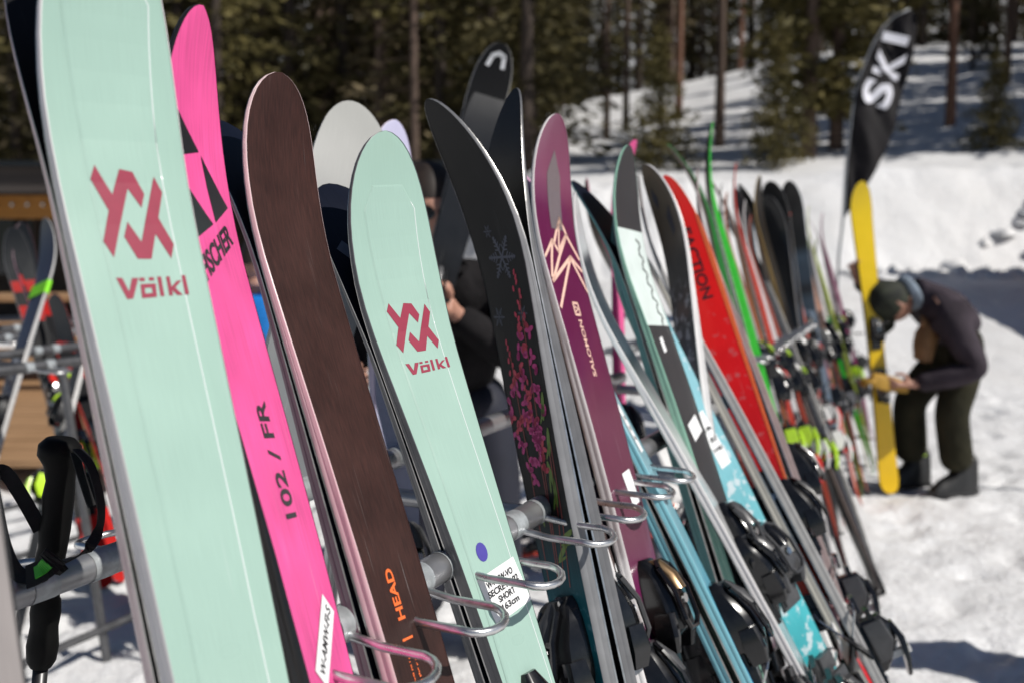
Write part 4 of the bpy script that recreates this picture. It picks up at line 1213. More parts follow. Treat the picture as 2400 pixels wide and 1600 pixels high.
tree_kind('lodgepole', 20, .13, 6.0, 1.9, 1.4, 'round', NEEDLE[0], BARK, .9, .42, 3)
tree_kind('lodgepole_red', 21, .14, 7.0, 1.9, 1.3, 'round', NEEDLE[2], BARK_RED, .6, .42, 4)
tree_kind('grey_pine', 18, .17, 3.0, 1.9, 1.0, 'round', NEEDLE[2], BARK, 1.0, .42, 5)
tree_kind('sapling', 3.2, .045, .1, .95, 7.0, 'cone', NEEDLE[0], BARK_DARK, 0, .15, 6)
tree_kind('young_spruce', 7.5, .10, .5, 1.5, 2.2, 'cone', NEEDLE[1], BARK_DARK, 0, .34, 7)
def tree(kind, x, y, label, scale=1.0, name='conifer', group=None, lean=0.0, cat='tree'):
    t, c, h = KINDS[kind]
    o = empty(name, (x, y, ground_z(x, y)), rtree.uniform(0, 6.28))
    o.scale = (scale,) * 3
    if lean: o.rotation_euler = (0, lean, 0)
    tag(o, label, cat, group)
    for nm, me in (('trunk', t), ('crown', c)):
        p = bpy.data.objects.new(nm, me); COL.objects.link(p); p.parent = o
    return o
rtree = random.Random(21)
def px_x(px, y): return (px - 1200) / FPX * y
# trees one can tell apart on the slope (photo column, distance, kind, scale)
NAMED = [(1462, 36, 'lodgepole', .92, 'pine with thin grey trunk on the snow slope, nearest the maroon ski tip'),
         (1418, 33, 'lodgepole', .80, 'dark slim pine leaning slightly at the left edge of the open snow slope'),
         (1584, 40, 'lodgepole_red', 1.0, 'tall pine with a sunlit reddish trunk in the middle of the open slope'),
         (1678, 29, 'lodgepole', 1.05, 'tall dark trunk rising straight above the green ski tips'),
         (1885, 25, 'bushy', .95, 'bushy green conifer with a brown trunk left of the black banner'),
         (1948, 26, 'bushy', .9, 'dark green conifer directly beside the black banner, on its left'),
         (2210, 29, 'lodgepole_red', .95, 'dark bare trunk standing on the snow bank right of the black banner'),
         (2335, 38, 'lodgepole', 1.0, 'slim brown pine on the slope near the right border'),
         (1540, 24, 'sapling', 1.05, 'small bushy fir sapling in front of the shaded slope, behind the hot pink tip'),
         (1812, 23, 'sapling', .95, 'small green fir sapling at the foot of the bushy conifer, left of the banner'),
         (2310, 24, 'sapling', .75, 'small wide fir sapling on top of the bank at the right'),
         (2255, 46, 'young_spruce', 1.0, 'young spruce on the upper slope right of the black banner')]
for c, y, k, s, lab in NAMED:
    tree(k, px_x(c, y), y, lab, s)
# the dense forest: trees nothing tells apart share a label per kind
DARK_LAB = {'spruce': 'olive green conifer standing in the dense forest behind the skis', 'spruce_dark': 'dark green conifer standing in the dense forest behind the skis',
            'lodgepole': 'tall pine with a bare brown trunk in the dense forest', 'lodgepole_red': 'tall pine with a bare reddish trunk in the dense forest', 'grey_pine': 'grey-brown lichen hung pine in the dense forest'}
placed = []
def forest(n, xr, yr, kinds, cond):
    k = 0; tries = 0
    while k < n and tries < n * 40:
        tries += 1
        y = rtree.uniform(*yr); x = rtree.uniform(*xr) * y
        if not cond(x, y): continue
        if any((x - a) ** 2 + (y - b) ** 2 < 2.6 for a, b in placed): continue
        placed.append((x, y)); kd = rtree.choice(kinds)
        tree(kd, x, y, DARK_LAB[kd], rtree.uniform(.82, 1.15), group='conifers of the dense forest: ' + kd.replace('_', ' '))
        k += 1
# left block comes close, right block starts behind the crest of the slope
forest(105, (-.58, .045), (26, 58), ['spruce', 'spruce_dark', 'grey_pine', 'spruce_dark', 'spruce', 'grey_pine', 'lodgepole'], lambda x, y: (x / y) < .045 - .0 * y)
forest(125, (.0, .62), (60, 88), ['spruce', 'spruce_dark', 'lodgepole', 'spruce', 'grey_pine', 'lodgepole_red', 'grey_pine', 'spruce_dark'], lambda x, y: True)
forest(36, (-.58, .0), (56, 85), ['spruce', 'spruce_dark', 'grey_pine'], lambda x, y: True)
# trees to the right of the slope, whose long shadows stripe the snow
# (they stand outside the frame and read as one wood)
def wood_mesh(spots):
    vs, fs = [], []
    rr = random.Random(77)
    for (x, y, h) in spots:
        z0 = ground_z(x, y)
        for k in range(6):
            g = 2 * math.pi * k / 6
            vs += [(x + .17 * math.cos(g), y + .17 * math.sin(g), z0 - .3), (x + .03 * math.cos(g), y + .03 * math.sin(g), z0 + h)]
        b = len(vs) - 12
        for k in range(6): fs.append((b + 2 * k, b + 2 * ((k + 1) % 6), b + 2 * ((k + 1) % 6) + 1, b + 2 * k + 1))
        n = 70
        for k in range(n):
            q = (k + rr.random()) / n; z = z0 + h * (.28 + .72 * q); ln = 2.0 * ((1 - q) ** .7 + .08) * rr.uniform(.6, 1.1); g = rr.uniform(0, 6.28)
            for c in range(7):
                f = (c + rr.random()) / 7
                P = Vector((x + math.cos(g) * ln * f + rr.uniform(-.25, .25), y + math.sin(g) * ln * f + rr.uniform(-.25, .25), z - .3 * ln * f * f + rr.uniform(-.15, .15)))
                a = Vector((math.cos(g + rr.uniform(-1, 1)), math.sin(g + rr.uniform(-1, 1)), rr.uniform(-.6, .3))) * rr.uniform(.28, .5)
                w_ = a.cross(Vector((rr.uniform(-1, 1), rr.uniform(-1, 1), rr.uniform(-1, 1)))).normalized() * rr.uniform(.07, .16)
                i0 = len(vs); vs += [tuple(P - a), tuple(P + w_), tuple(P + a), tuple(P - w_)]; fs.append((i0, i0 + 1, i0 + 2, i0 + 3))
    return vs, fs
spots = []
for i in range(105):
    y = 17 + i * .42 + rtree.uniform(-2, 2); x = max(y, 17) * .54 + rtree.uniform(2.0, 24)
    if y < 24 - (x - 9) * .478: continue
    spots.append((x, y, rtree.uniform(14, 22)))
v, f = wood_mesh(spots)
tag(mesh_obj('woodland', v, f, NEEDLE[1], None), 'conifer wood beside the open slope, outside the right border', 'woodland', kind='stuff')

# ------------------------------------------------------------------ ski racks
def rack(label, rail_f, rail_b, t0, t1, loops, GALV=GALV):
    Pf, D, Nf = rail_f; Pb = rail_b[0]
    zr = Pf.z
    root = empty('ski_rack', ((Pf + Pb) / 2 + D * (t0 + t1) / 2) * 1.0)
    root.location.z = 0
    o = root.location.copy()
    tag(root, label, 'ski rack')
    def P(v): return Vector(v) - o
    RR = .018
    for (A) in (Pf, Pb):
        n = 40
        m = MB().tube([P(A + D * (t0 + (t1 - t0) * i / n)) for i in range(n + 1)], RR, 20)
        arc_smooth(m.build('rail', GALV, root), 60)
    for t in (t0 + .08, (t0 + t1) / 2 + .03, t1 - .08):
        for (A, Nn) in ((Pf, Nf), (Pb, -Nf)):
            a = A + D * t
            g = a + Nn * .16; g.z = -.03
            arc_smooth(MB().tube([P(a), P(g)], .015, 12).build('leg', GALV, root), 60)
        m = MB().tube([P(Pf + D * t - Nf * .02 - Vector((0, 0, .02))), P(Pb + D * t + Nf * .02 - Vector((0, 0, .02)))], .013, 10)
        arc_smooth(m.build('crossbar', GALV, root), 60)
    for (A, Nn) in ((Pf, Nf), (Pb, -Nf)):
        g0 = A + D * (t0 + .1) + Nn * .16; g1 = A + D * (t1 - .1) + Nn * .16
        g0.z = g1.z = .10
        arc_smooth(MB().tube([P(g0), P(g1)], .014, 10).build('lower_rail', GALV, root), 60)
    for (A, Nn, lp) in ((Pf, Nf, loops), (Pb, -Nf, [t + .03 for t in loops])):
        for t in lp:
            if t < t0 or t > t1: continue
            c = A + D * t
            pts = []
            w, ln = .036, .128
            pts.append(P(c - D * w - Vector((0, 0, .004)) + Nn * .004)); pts.append(P(c - D * w + Nn * (ln * .42) - Vector((0, 0, .010))))
            for k in range(9):
                g = -math.pi / 2 + math.pi * k / 8
                pts.append(P(c + D * math.sin(g) * w + Nn * (ln - w * .75 + math.cos(g) * w * .75) - Vector((0, 0, .010 + .004 * math.cos(g)))))
            pts.append(P(c + D * w + Nn * (ln * .42) - Vector((0, 0, .010)))); pts.append(P(c + D * w - Vector((0, 0, .004)) + Nn * .004))
            arc_smooth(MB().tube(pts, .0046, 10).build('loop', ROD, root), 70)
            arc_smooth(MB().tube([P(c - D * (w + .02)), P(c - D * (w - .012))], RR + .0006, 20, cap=False).build('weld_band', GALV_ROUGH, root), 60)
            arc_smooth(MB().tube([P(c + D * (w - .012)), P(c + D * (w + .02))], RR + .0006, 20, cap=False).build('weld_band', GALV_ROUGH, root), 60)
    return root
def loop_t(y, x): # rail parameter of a loop end seen in the photograph
    return (Vector((x, y, ZR)) * 1.0 - F1).dot(D1)
LOOPS1 = [loop_t(y * SC, x * SC) for x, y in ((-.150, .78), (-.075, .93), (0, 1.064), (.068, 1.212), (.136, 1.392), (.204, 1.509), (.268, 1.648), (.324, 1.761))]
rack('galvanised steel ski rack with wire loops nearest the camera', RF1, RB1, -1.05, 1.62, LOOPS1)
rack('galvanised steel ski rack further back at the far end of the row', RF2, RB2, .12, 3.6, [.22 + .15 * i for i in range(12)])
D3 = D1.copy(); N3 = N1.copy()
F3 = Vector((-1.52, 3.37, 1.0)); RF3 = (F3, D3, N3); RB3 = (F3 - N3 * .4, D3, -N3)
rack('ski rack in the left background standing on shaded snow', RF3, RB3, -1.1, 1.0, [-.75 + .32 * i for i in range(5)], mat('dark_galvanised', (.16, .16, .165), rough=.45, metal=.8, var=.2))

# skis of the left rack
GL = 'skis on the rack in the left background'
top_plum = top_mat('plum_black_topsheet', [(0, (.018, .006, .020)), (1.7, (.016, .006, .018))], rough=.35, var=.1)
top_race = top_mat('black_red_topsheet', [(0, (.006, .008, .011)), (.24, (.34, .008, .006)), (.29, (.008, .008, .009)), (.36, (.36, .008, .006)), (.44, (.008, .008, .009)), (.9, (.30, .010, .008)), (1.0, (.008, .008, .009)), (1.35, (.45, .012, .01))], const=True, rough=.55, coat=.0, spec=.15, var=.06)
r, r2, sk, _ = pair((106, 512), (48, 860), RB3, 1.70, -36,
    dict(label='plum black ski with a lime green strap round it, left background rack', top=top_plum, base=base_black, side=SIDE_LGREY, bind='black'), None, dict(wt=.128, ww=.095, wl=.115, n=18), GL, far=True)
LIME_STRAP = mat('lime_strap', (.25, .80, .01), rough=.6, var=.05)
y0, y1 = sk.L - .32, sk.L - .265
vs, fs = [], []
for y in (y0, y1):
    w = sk.w(y) + .003; zb = sk.h(y) - .003; zt = sk.h(y) + sk.t(y) + .003
    vs += [(-w, y, zb), (w, y, zb), (w, y, zt), (-w, y, zt)]
for k in range(4): fs.append((k, (k + 1) % 4, 4 + (k + 1) % 4, 4 + k))
tag(mesh_obj('strap', vs, fs, LIME_STRAP, None), 'lime green strap wrapped round the plum black ski', 'strap').matrix_world = r.matrix_world
sticker(sk, r, 0, .60, .05, .06, 0, None)
F4 = F3 - N3 * .95 + D3 * .35
RF4, RB4 = (F4, D3, N3), (F4 - N3 * .4, D3, -N3)
rack('second ski rack in the left background, further from the camera', RF4, RB4, -1.3, .9, [-.3, .1, .5], MATS['dark_galvanised'])
pair((30, 533), (92, 790), RF4, 1.66, 40, dict(label='black and red race ski with pale rim, leftmost tip of the left background rack', top=top_race, base=base_black, side=SIDE_GREY, bind='red'), None, dict(wt=.118, ww=.07, wl=.105, n=18), GL)
pair((52, 522), (120, 800), RF4, 1.68, 60, dict(label='second black and red race ski right behind the leftmost tip', top=top_race, base=base_black, side=SIDE_PLUM, bind='lime'), None, dict(wt=.118, ww=.07, wl=.105, n=18), GL)
pair((232, 540), (192, 860), RB3, 1.68, -40, dict(label='navy ski with grey sidewall beside the nearest mint ski, left background rack', top=base_navy, base=base_black, side=SIDE_LGREY, bind='lime'), None, dict(wt=.122, ww=.085, wl=.11, n=18), GL, far=True)
pair((128, 690), (190, 900), RF4, 1.60, 50, dict(label='ski with a bright red tail resting on the snow by the shaded left rack', top=top_race, base=base_black, side=SIDE_RED, bind='lime'), None, dict(wt=.118, ww=.07, wl=.105, n=18), GL)
# ------------------------------------------------------------------ people
SKIN = mat('skin', (.46, .24, .17), rough=.5, var=.08, scale=12)
def skin_obj(name, nodes, edges, m, parent=None, sub=2, root=None, smooth=True):
    """a continuous surface grown over a skeleton: nodes = {key: (position, radius)}"""
    keys = list(nodes)
    idx = {k: i for i, k in enumerate(keys)}
    me = bpy.data.meshes.new(name)
    me.from_pydata([tuple(nodes[k][0]) for k in keys], [(idx[a], idx[b]) for a, b in edges], [])
    me.update(); me.materials.append(m)
    o = bpy.data.objects.new(name, me); COL.objects.link(o)
    if parent: o.parent = parent
    md = o.modifiers.new('skin', 'SKIN'); md.use_smooth_shade = True; md.branch_smoothing = .4
    sv = me.skin_vertices[0].data
    for k in keys:
        r_ = nodes[k][1]
        sv[idx[k]].radius = (r_, r_) if not isinstance(r_, tuple) else r_
        sv[idx[k]].use_root = (k == (root or keys[0]))
    s = o.modifiers.new('smooth', 'SUBSURF'); s.levels = sub; s.render_levels = sub
    # freeze the grown surface into a plain mesh
    dg = bpy.context.evaluated_depsgraph_get()
    me2 = bpy.data.meshes.new_from_object(o.evaluated_get(dg))
    o.modifiers.clear(); o.data = me2
    bpy.data.meshes.remove(me)
    return o
def chain(nodes, edges, pre, pts):
    """adds a chain of joints; returns its keys"""
    ks = []
    for i, (p, r_) in enumerate(pts):
        k = '%s%d' % (pre, i); nodes[k] = (Vector(p), r_); ks.append(k)
        if i: edges.append((ks[i - 1], k))
    return ks
def head_mesh(yaw_v, up, c, sz, name, m, parent):
    """a head with brow, nose, cheeks and chin; yaw_v = where the face looks"""
    f = Vector(yaw_v).normalized(); u_ = (Vector(up) - f * f.dot(Vector(up))).normalized(); s_ = f.cross(u_)
    vs, fs = [], []
    nu, nv = 24, 18
    for j in range(nv + 1):
        th = math.pi * j / nv
        for i in range(nu):
            ph = 2 * math.pi * i / nu
            x, y, z = math.sin(th) * math.sin(ph), math.sin(th) * math.cos(ph), math.cos(th)   # y = forward
            w = .36 * (1 - .22 * max(0, -z)); d = .44 * (1 - .10 * max(0, -z)); h = .53
            px, py, pz = x * w, y * d, z * h
            if y > .25:
                fr = (y - .25) / .75
                py += .10 * fr * math.exp(-((x / .16) ** 2)) * math.exp(-((z + .12) / .20) ** 2)    # nose
                py += .05 * fr * math.exp(-((z - .22) / .13) ** 2)                                   # brow
                py -= .05 * fr * math.exp(-((abs(x) - .33) / .15) ** 2) * math.exp(-((z - .06) / .13) ** 2)  # eye sockets
                py += .05 * fr * math.exp(-((x / .35) ** 2)) * math.exp(-((z + .80) / .2) ** 2)      # chin
                py += .03 * fr * math.exp(-((x / .28) ** 2)) * math.exp(-((z + .48) / .07) ** 2)     # lips
            vs.append(Vector(c) + (s_ * px + f * py + u_ * pz) * sz)
    for j in range(nv):
        for i in range(nu):
            fs.append((j * nu + i, j * nu + (i + 1) % nu, (j + 1) * nu + (i + 1) % nu, (j + 1) * nu + i))
    o = mesh_obj(name, vs, fs, m, parent, smooth=True)
    for sg in (-1, 1):
        e = MB(); q = Vector(c) + (s_ * sg * .36 - f * .02 + u_ * -.02) * sz
        e.loft([(-.05, 0, .03, .02, 0, .03), (0, 0, .045, .03, 0, .035), (.06, 0, .035, .02, 0, .03)])
        e.v = [tuple(q + (s_ * sg * p[2] * 1.2 + f * (p[0]) + u_ * p[1] * 1.6) * sz * 1.4) for p in e.v]
        e.build('ear', m, o, smooth=True)
    return o, f, u_, s_
def cap_shell(c, f, u_, s_, sz, lo, m, name, parent, grow=1.06, brim=False, back=0.0):
    vs, fs = [], []
    nu, nv = 24, 9
    for j in range(nv + 1):
        th = math.acos(1 - (1 - lo) * j / nv)
        for i in range(nu):
            ph = 2 * math.pi * i / nu
            x, y, z = math.sin(th) * math.sin(ph), math.sin(th) * math.cos(ph), math.cos(th)
            z2 = z - back * max(0, -y) * .6 * (j / nv)
            vs.append(Vector(c) + (s_ * x * .37 + f * y * .45 + u_ * z2 * .54) * sz * grow)
    for j in range(nv):
        for i in range(nu):
            fs.append((j * nu + i, (j + 1) * nu + i, (j + 1) * nu + (i + 1) % nu, j * nu + (i + 1) % nu))
    if brim:
        n0 = len(vs)
        for k in range(9):
            g = -1.0 + 2.0 * k / 8
            a = Vector(c) + (s_ * math.sin(g) * .37 + f * math.cos(g) * .45 + u_ * lo * .54) * sz * grow
            b = a + (f * .30 * math.cos(g * .8) + s_ * math.sin(g) * .05 - u_ * .07) * sz
            vs += [a, b, b - u_ * .02 * sz, a - u_ * .02 * sz]
        for k in range(8):
            i = n0 + 4 * k
            fs += [(i, i + 1, i + 5, i + 4), (i + 3, i + 7, i + 6, i + 2), (i + 1, i + 2, i + 6, i + 5)]
    return mesh_obj(name, vs, fs, m, parent, smooth=True)
def add_hand(nodes, edges, wrist, wk, d, pn, side=1, curl=.5, sz=1.0, tag_='h'):
    """palm, four unequal bent fingers and a thumb from the side of the palm; d = along the hand, pn = palm normal"""
    d = Vector(d).normalized(); pn = Vector(pn); pn = (pn - d * pn.dot(d)).normalized(); s_ = d.cross(pn) * side
    W_ = Vector(wrist)
    k0 = tag_ + 'p0'; nodes[k0] = (W_ + d * .045 * sz, (.034 * sz, .018 * sz)); edges.append((wk, k0))
    k1 = tag_ + 'p1'; nodes[k1] = (W_ + d * .085 * sz, (.036 * sz, .016 * sz)); edges.append((k0, k1))
    for i, (off, ln) in enumerate(((-.030, .066), (-.010, .078), (.011, .073), (.030, .058))):
        b = W_ + d * .088 * sz + s_ * off * sz
        pts = []
        dd = d.copy(); p = b
        for j, q in enumerate((.45, .32, .28)):
            p = p + dd * ln * q * sz; dd = (dd + pn * curl * (.9 + .3 * j)).normalized(); pts.append((p, (.0088 - .0011 * j) * sz))
        ks = chain(nodes, edges, '%sf%d' % (tag_, i), pts); edges.append((k1, ks[0]))
    tb = W_ + d * .030 * sz - s_ * .034 * sz
    ks = chain(nodes, edges, tag_ + 't', [(tb - s_ * .012 * sz + pn * .006 * sz, .012 * sz), (tb + (d * .034 - s_ * .022 + pn * .016) * sz, .0105 * sz), (tb + (d * .062 - s_ * .018 + pn * .030) * sz, .009 * sz)])
    edges.append((k0, ks[0]))

def person(label, J, jacket, trousers, boot, hairm, look, up=(0, 0, 1), head_c=None, hsz=.235, cap=None, glasses=False, hand_dirs=None, hair_lo=.05, group=None, gloves=None, sub=2, brim=False, bulk=1.0):
    """J: joints in world space. Body = one grown surface (arms, hands, neck, torso, legs); clothes, head wear and shoes are parts"""
    o0 = Vector(J['foot_r']) * .5 + Vector(J['foot_l']) * .5; o0.z = min(J['foot_r'][2], J['foot_l'][2]) - .06
    root = empty('person', o0); tag(root, label, 'person', group)
    q = {k: Vector(v) - o0 for k, v in J.items()}
    n, e = {}, []
    n['pel'] = (q['pelvis'], .08); n['waist'] = (q['pelvis'].lerp(q['chest'], .5), .095); n['chest'] = (q['chest'], .095); n['neck'] = (q['neck'], .050); n['head'] = (q['neck'].lerp(q['head'], .55), .062)
    e += [('pel', 'waist'), ('waist', 'chest'), ('chest', 'neck'), ('neck', 'head')]
    for s in 'rl':
        ks = chain(n, e, 'arm' + s, [(q['sh_' + s], .050), (q['el_' + s], .040), (q['wr_' + s], .028)]); e.append(('chest', ks[0]))
        hd = (hand_dirs or {}).get(s)
        d = Vector(hd[0]) if hd else (q['wr_' + s] - q['el_' + s])
        add_hand(n, e, q['wr_' + s], ks[-1], d, hd[1] if hd else (0, 1, .2), 1 if s == 'r' else -1, hd[2] if hd else .5, 1.0, 'h' + s)
        ks = chain(n, e, 'leg' + s, [(q['hip_' + s], .062), (q['kn_' + s], .055), (q['foot_' + s] + Vector((0, 0, .05)), .045)]); e.append(('pel', ks[0]))
    body = skin_obj('body', n, e, SKIN, root, sub, 'pel')
    # jacket
    n, e = {}, []
    n['hem'] = (q['pelvis'].lerp(q['chest'], -.05), (.175, .145)); n['waist'] = (q['pelvis'].lerp(q['chest'], .5), (.165, .14)); n['chest'] = (q['chest'], (.185, .15)); n['col'] = (q['neck'].lerp(q['chest'], .25), .098); n['col2'] = (q['neck'].lerp(q['head'], .12), .082)
    e += [('hem', 'waist'), ('waist', 'chest'), ('chest', 'col'), ('col', 'col2')]
    for s in 'rl':
        m1 = q['sh_' + s].lerp(q['el_' + s], .5) + Vector((0, 0, -.008)); m2 = q['el_' + s].lerp(q['wr_' + s], .55)
        ks = chain(n, e, 'a' + s, [(q['sh_' + s], .088), (m1, .074), (q['el_' + s], .070), (m2, .058), (q['el_' + s].lerp(q['wr_' + s], .95), .047)]); e.append(('chest', ks[0]))
    if bulk != 1: n = {k: (p_, tuple(x * bulk for x in r_) if isinstance(r_, tuple) else r_ * bulk) for k, (p_, r_) in n.items()}
    skin_obj('jacket', n, e, jacket, root, sub, 'chest')
    n, e = {}, []
    n['p0'] = (q['pelvis'].lerp(q['chest'], .28), (.17, .145)); n['p'] = (q['pelvis'].lerp(q['hip_r'].lerp(q['hip_l'], .5), .6), (.165, .14)); e.append(('p0', 'p'))
    for s in 'rl':
        k = q['kn_' + s]
        ks = chain(n, e, 't' + s, [(q['hip_' + s].lerp(k, .12), .125), (q['hip_' + s].lerp(k, .6), .112), (k, .100), (k.lerp(q['foot_' + s], .5), .098), (k.lerp(q['foot_' + s], .86), .100)]); e.append(('p', ks[0]))
    skin_obj('trousers', n, e, trousers, root, sub, 'p')
    for s in 'rl':
        f = Vector(J['toe_' + s]) - Vector(J['foot_' + s]); f.z = 0; f.normalize()
        b = q['foot_' + s]; sd = Vector((-f.y, f.x, 0))
        m = MB().loft([(-.10, 0, .040, .034, -.06, .05), (-.085, 0, .046, .042, -.06, .16), (0.01, 0, .050, .040, -.06, .15), (.05, 0, .050, .038, -.06, .06), (.13, 0, .052, .036, -.06, .03), (.185, 0, .038, .02, -.06, -.005)])
        m.v = [tuple(b + sd * p[0] + f * p[1] + Vector((0, 0, p[2]))) for p in m.v]
        bo = m.build('boot', boot, root); arc_smooth(bo, 60)
        so = MB().loft([(-.105, 0, .045, .045, -.062, -.04), (.02, 0, .053, .053, -.062, -.04), (.13, 0, .056, .054, -.062, -.04), (.19, 0, .040, .036, -.06, -.035)], .05)
        so.v = [tuple(b + sd * p[0] + f * p[1] + Vector((0, 0, p[2]))) for p in so.v]
        so.build('sole', BLACK_PLASTIC, bo)
    hc = q['head']
    ho, f, u_, s_ = head_mesh(look, up, hc, hsz, 'head', SKIN, root)
    if cap: cap_shell(hc, f, u_, s_, hsz, -.12, cap, 'cap', root, 1.12, brim=brim, back=.35)
    else: cap_shell(hc + u_ * .012 - f * .012, f, u_, s_, hsz, hair_lo + .22, hairm, 'hair', root, 1.10, back=1.0)
    if glasses:
        g = MB()
        for sg in (-1, 1):
            c = hc + (s_ * sg * .155 + f * .435 + u_ * .035) * hsz
            ring = [tuple(c + (s_ * math.cos(t) * .14 + u_ * math.sin(t) * .095 - f * .10 * abs(math.cos(t)) * (1 if math.cos(t) * sg > 0 else 0)) * hsz) for t in [2 * math.pi * k / 14 for k in range(14)]]
            ring2 = [tuple(Vector(p) + f * .02) for p in ring]
            g.add(ring2, [tuple(range(14))]); g.add(ring + ring2, [(k, (k + 1) % 14, 14 + (k + 1) % 14, 14 + k) for k in range(14)])
        for sg in (-1, 1):
            g.tube([hc + (s_ * sg * .29 + f * .38 + u_ * .06) * hsz, hc + (s_ * sg * .385 + f * .1 + u_ * .06) * hsz, hc + (s_ * sg * .37 - f * .1 + u_ * .02) * hsz], .004, 6)
        g.build('sunglasses', mat('dark_glass', (.006, .007, .008), rough=.12, coat=.6, var=.1), root)
    return root, q, o0

CLOTH_PLUM = mat('plum_grey_softshell', (.046, .036, .045), rough=.85, var=.3, scale=5, bump=1.0, bscale=9, spec=.2)
CLOTH_BLACK = mat('black_fabric', (.014, .013, .014), rough=.9, var=.3, scale=10, bump=1.0, bscale=9, spec=.15)
CLOTH_OLIVE = mat('olive_trousers', (.020, .019, .012), rough=.9, col2=(.040, .037, .022), scale=5, bump=1.0, bscale=7, spec=.15)
CLOTH_BLUE = mat('blue_jacket', (.008, .20, .62), rough=.6, var=.15, scale=7, bump=.4, bscale=14)
CLOTH_RED = mat('red_jacket', (.50, .04, .06), rough=.6, var=.15, scale=7, bump=.4, bscale=14)
CLOTH_PALE = mat('pale_trousers', (.55, .56, .55), rough=.7, var=.1, scale=7, bump=.4, bscale=14)
CLOTH_NAVY = mat('navy_trousers', (.015, .017, .03), rough=.7, var=.15, scale=7, bump=.4, bscale=14)
CAMO = mat('camouflage_cap', (.008, .010, .007), rough=.8, col2=(.035, .040, .024), scale=16, detail=1)
HAIR = mat('dark_brown_hair', (.020, .012, .008), rough=.6, var=.4, scale=40, stretch=(1, 1, .2))
BOOT = mat('black_boot_leather', (.013, .013, .013), rough=.5, var=.2, bump=.3)
GLOVE = mat('tan_leather', (.30, .15, .06), rough=.6, var=.2, scale=15, bump=.3)
GLOVE_Y = mat('yellow_leather', (.44, .25, .035), rough=.7, var=.2, scale=15, bump=.3)

# the person bending over the yellow ski
gz = lambda x, y: ground_z(x, y)
bx = 5.62
J = dict(pelvis=(2.575, bx + .02, .86), chest=(2.375, bx, 1.10), neck=(2.275, bx - .01, 1.14), head=(2.135, bx - .02, 1.07),
         sh_r=(2.375, bx - .19, 1.03), el_r=(2.515, bx - .30, .72), wr_r=(2.20, bx - .20, .63), sh_l=(2.335, bx + .18, 1.06), el_l=(2.155, bx + .22, 1.12), wr_l=(1.965, bx + .06, 1.19),
         hip_r=(2.575, bx - .09, .82), kn_r=(2.445, bx - .14, .47), foot_r=(2.515, bx - .13, .06), toe_r=(2.325, bx - .20, .0),
         hip_l=(2.565, bx + .09, .82), kn_l=(2.295, bx + .08, .50), foot_l=(2.325, bx + .06, .06), toe_l=(2.095, bx - .0, .0))
pr_, q, o0 = person('person in plum grey jacket and dark camouflage cap bending over the yellow ski', J, CLOTH_PLUM, CLOTH_OLIVE, BOOT, HAIR, (-.50, .05, -.95), (-.85, -.15, .30), cap=CAMO, hsz=.25, brim=True, bulk=1.14,
    hand_dirs={'r': ((-1, -.05, .02), (0, 1, 0), .7), 'l': ((-.35, -.55, .75), (-.2, -1, 0), .5)})
g = MB(); c = q['neck'].lerp(q['head'], .25)
ax = (q['head'] - q['neck']).normalized(); b1 = ax.cross(Vector((0, 0, 1))).normalized(); b2 = ax.cross(b1)
for k in range(2):
    g.tube([c + ax * (.012 * k) + (b1 * math.cos(t) + b2 * math.sin(t)) * (.088 - .004 * k) for t in [2 * math.pi * i / 16 for i in range(17)]], .022, 8, cap=False)
g.build('neck_warmer', mat('pale_blue_fleece', (.24, .29, .35), rough=.9, var=.25, scale=20), pr_, smooth=True)
for s in ('r', 'l'):
    b = q['foot_' + s] + Vector((0, 0, .13))
    MB().tube([b + Vector((math.cos(t) * .062, math.sin(t) * .058, 0)) for t in [2 * math.pi * i / 14 for i in range(15)]], .014, 6, cap=False).build('boot_cuff', LIME_PLASTIC if s == 'l' else BOOT, pr_, smooth=True)
# glove tucked under the arm, work glove on the ski hand
m = MB().loft([(-.10, 0, .045, .035, -.02, .05), (-.02, 0, .055, .045, -.03, .06), (.05, 0, .05, .04, -.03, .055), (.10, 0, .03, .025, -.02, .04)])
gl = m.build('glove', GLOVE, None); gl.location = (2.29, bx - .12, .85); gl.rotation_euler = (1.4, .3, .4); arc_smooth(gl, 60)
for k in range(4):
    MB().tube([(-.036 + .024 * k, .08, .012), (-.038 + .025 * k, .125, .004), (-.036 + .023 * k, .155 - .01 * abs(k - 1.5), -.012)], [.013, .0125, .010], 8).build('finger', GLOVE, gl, smooth=True)
MB().tube([(.05, .0, .01), (.078, .04, .01), (.082, .075, .002)], [.014, .013, .010], 8).build('thumb', GLOVE, gl, smooth=True)
tag(gl, 'tan leather glove hanging from the bending person', 'glove')
m = MB().loft([(-.11, 0, .040, .036, -.03, .03), (-.03, 0, .052, .045, -.04, .04), (.05, 0, .055, .048, -.04, .04), (.09, 0, .045, .04, -.03, .03)])
g2 = m.build('glove', GLOVE_Y, None); g2.location = (2.075, bx - .16, .635); g2.rotation_euler = (.2, 0, 1.5); arc_smooth(g2, 60)
for k in range(4):
    MB().tube([(-.036 + .024 * k, .07, .0), (-.038 + .025 * k, .115, -.015), (-.036 + .023 * k, .13, -.045)], [.0135, .013, .011], 8).build('finger', GLOVE_Y, g2, smooth=True)
MB().tube([(.05, -.02, .01), (.075, .03, .02), (.07, .065, .015)], [.014, .013, .010], 8).build('thumb', GLOVE_Y, g2, smooth=True)
tag(g2, 'yellow leather work glove gripping the yellow ski by its binding', 'glove')

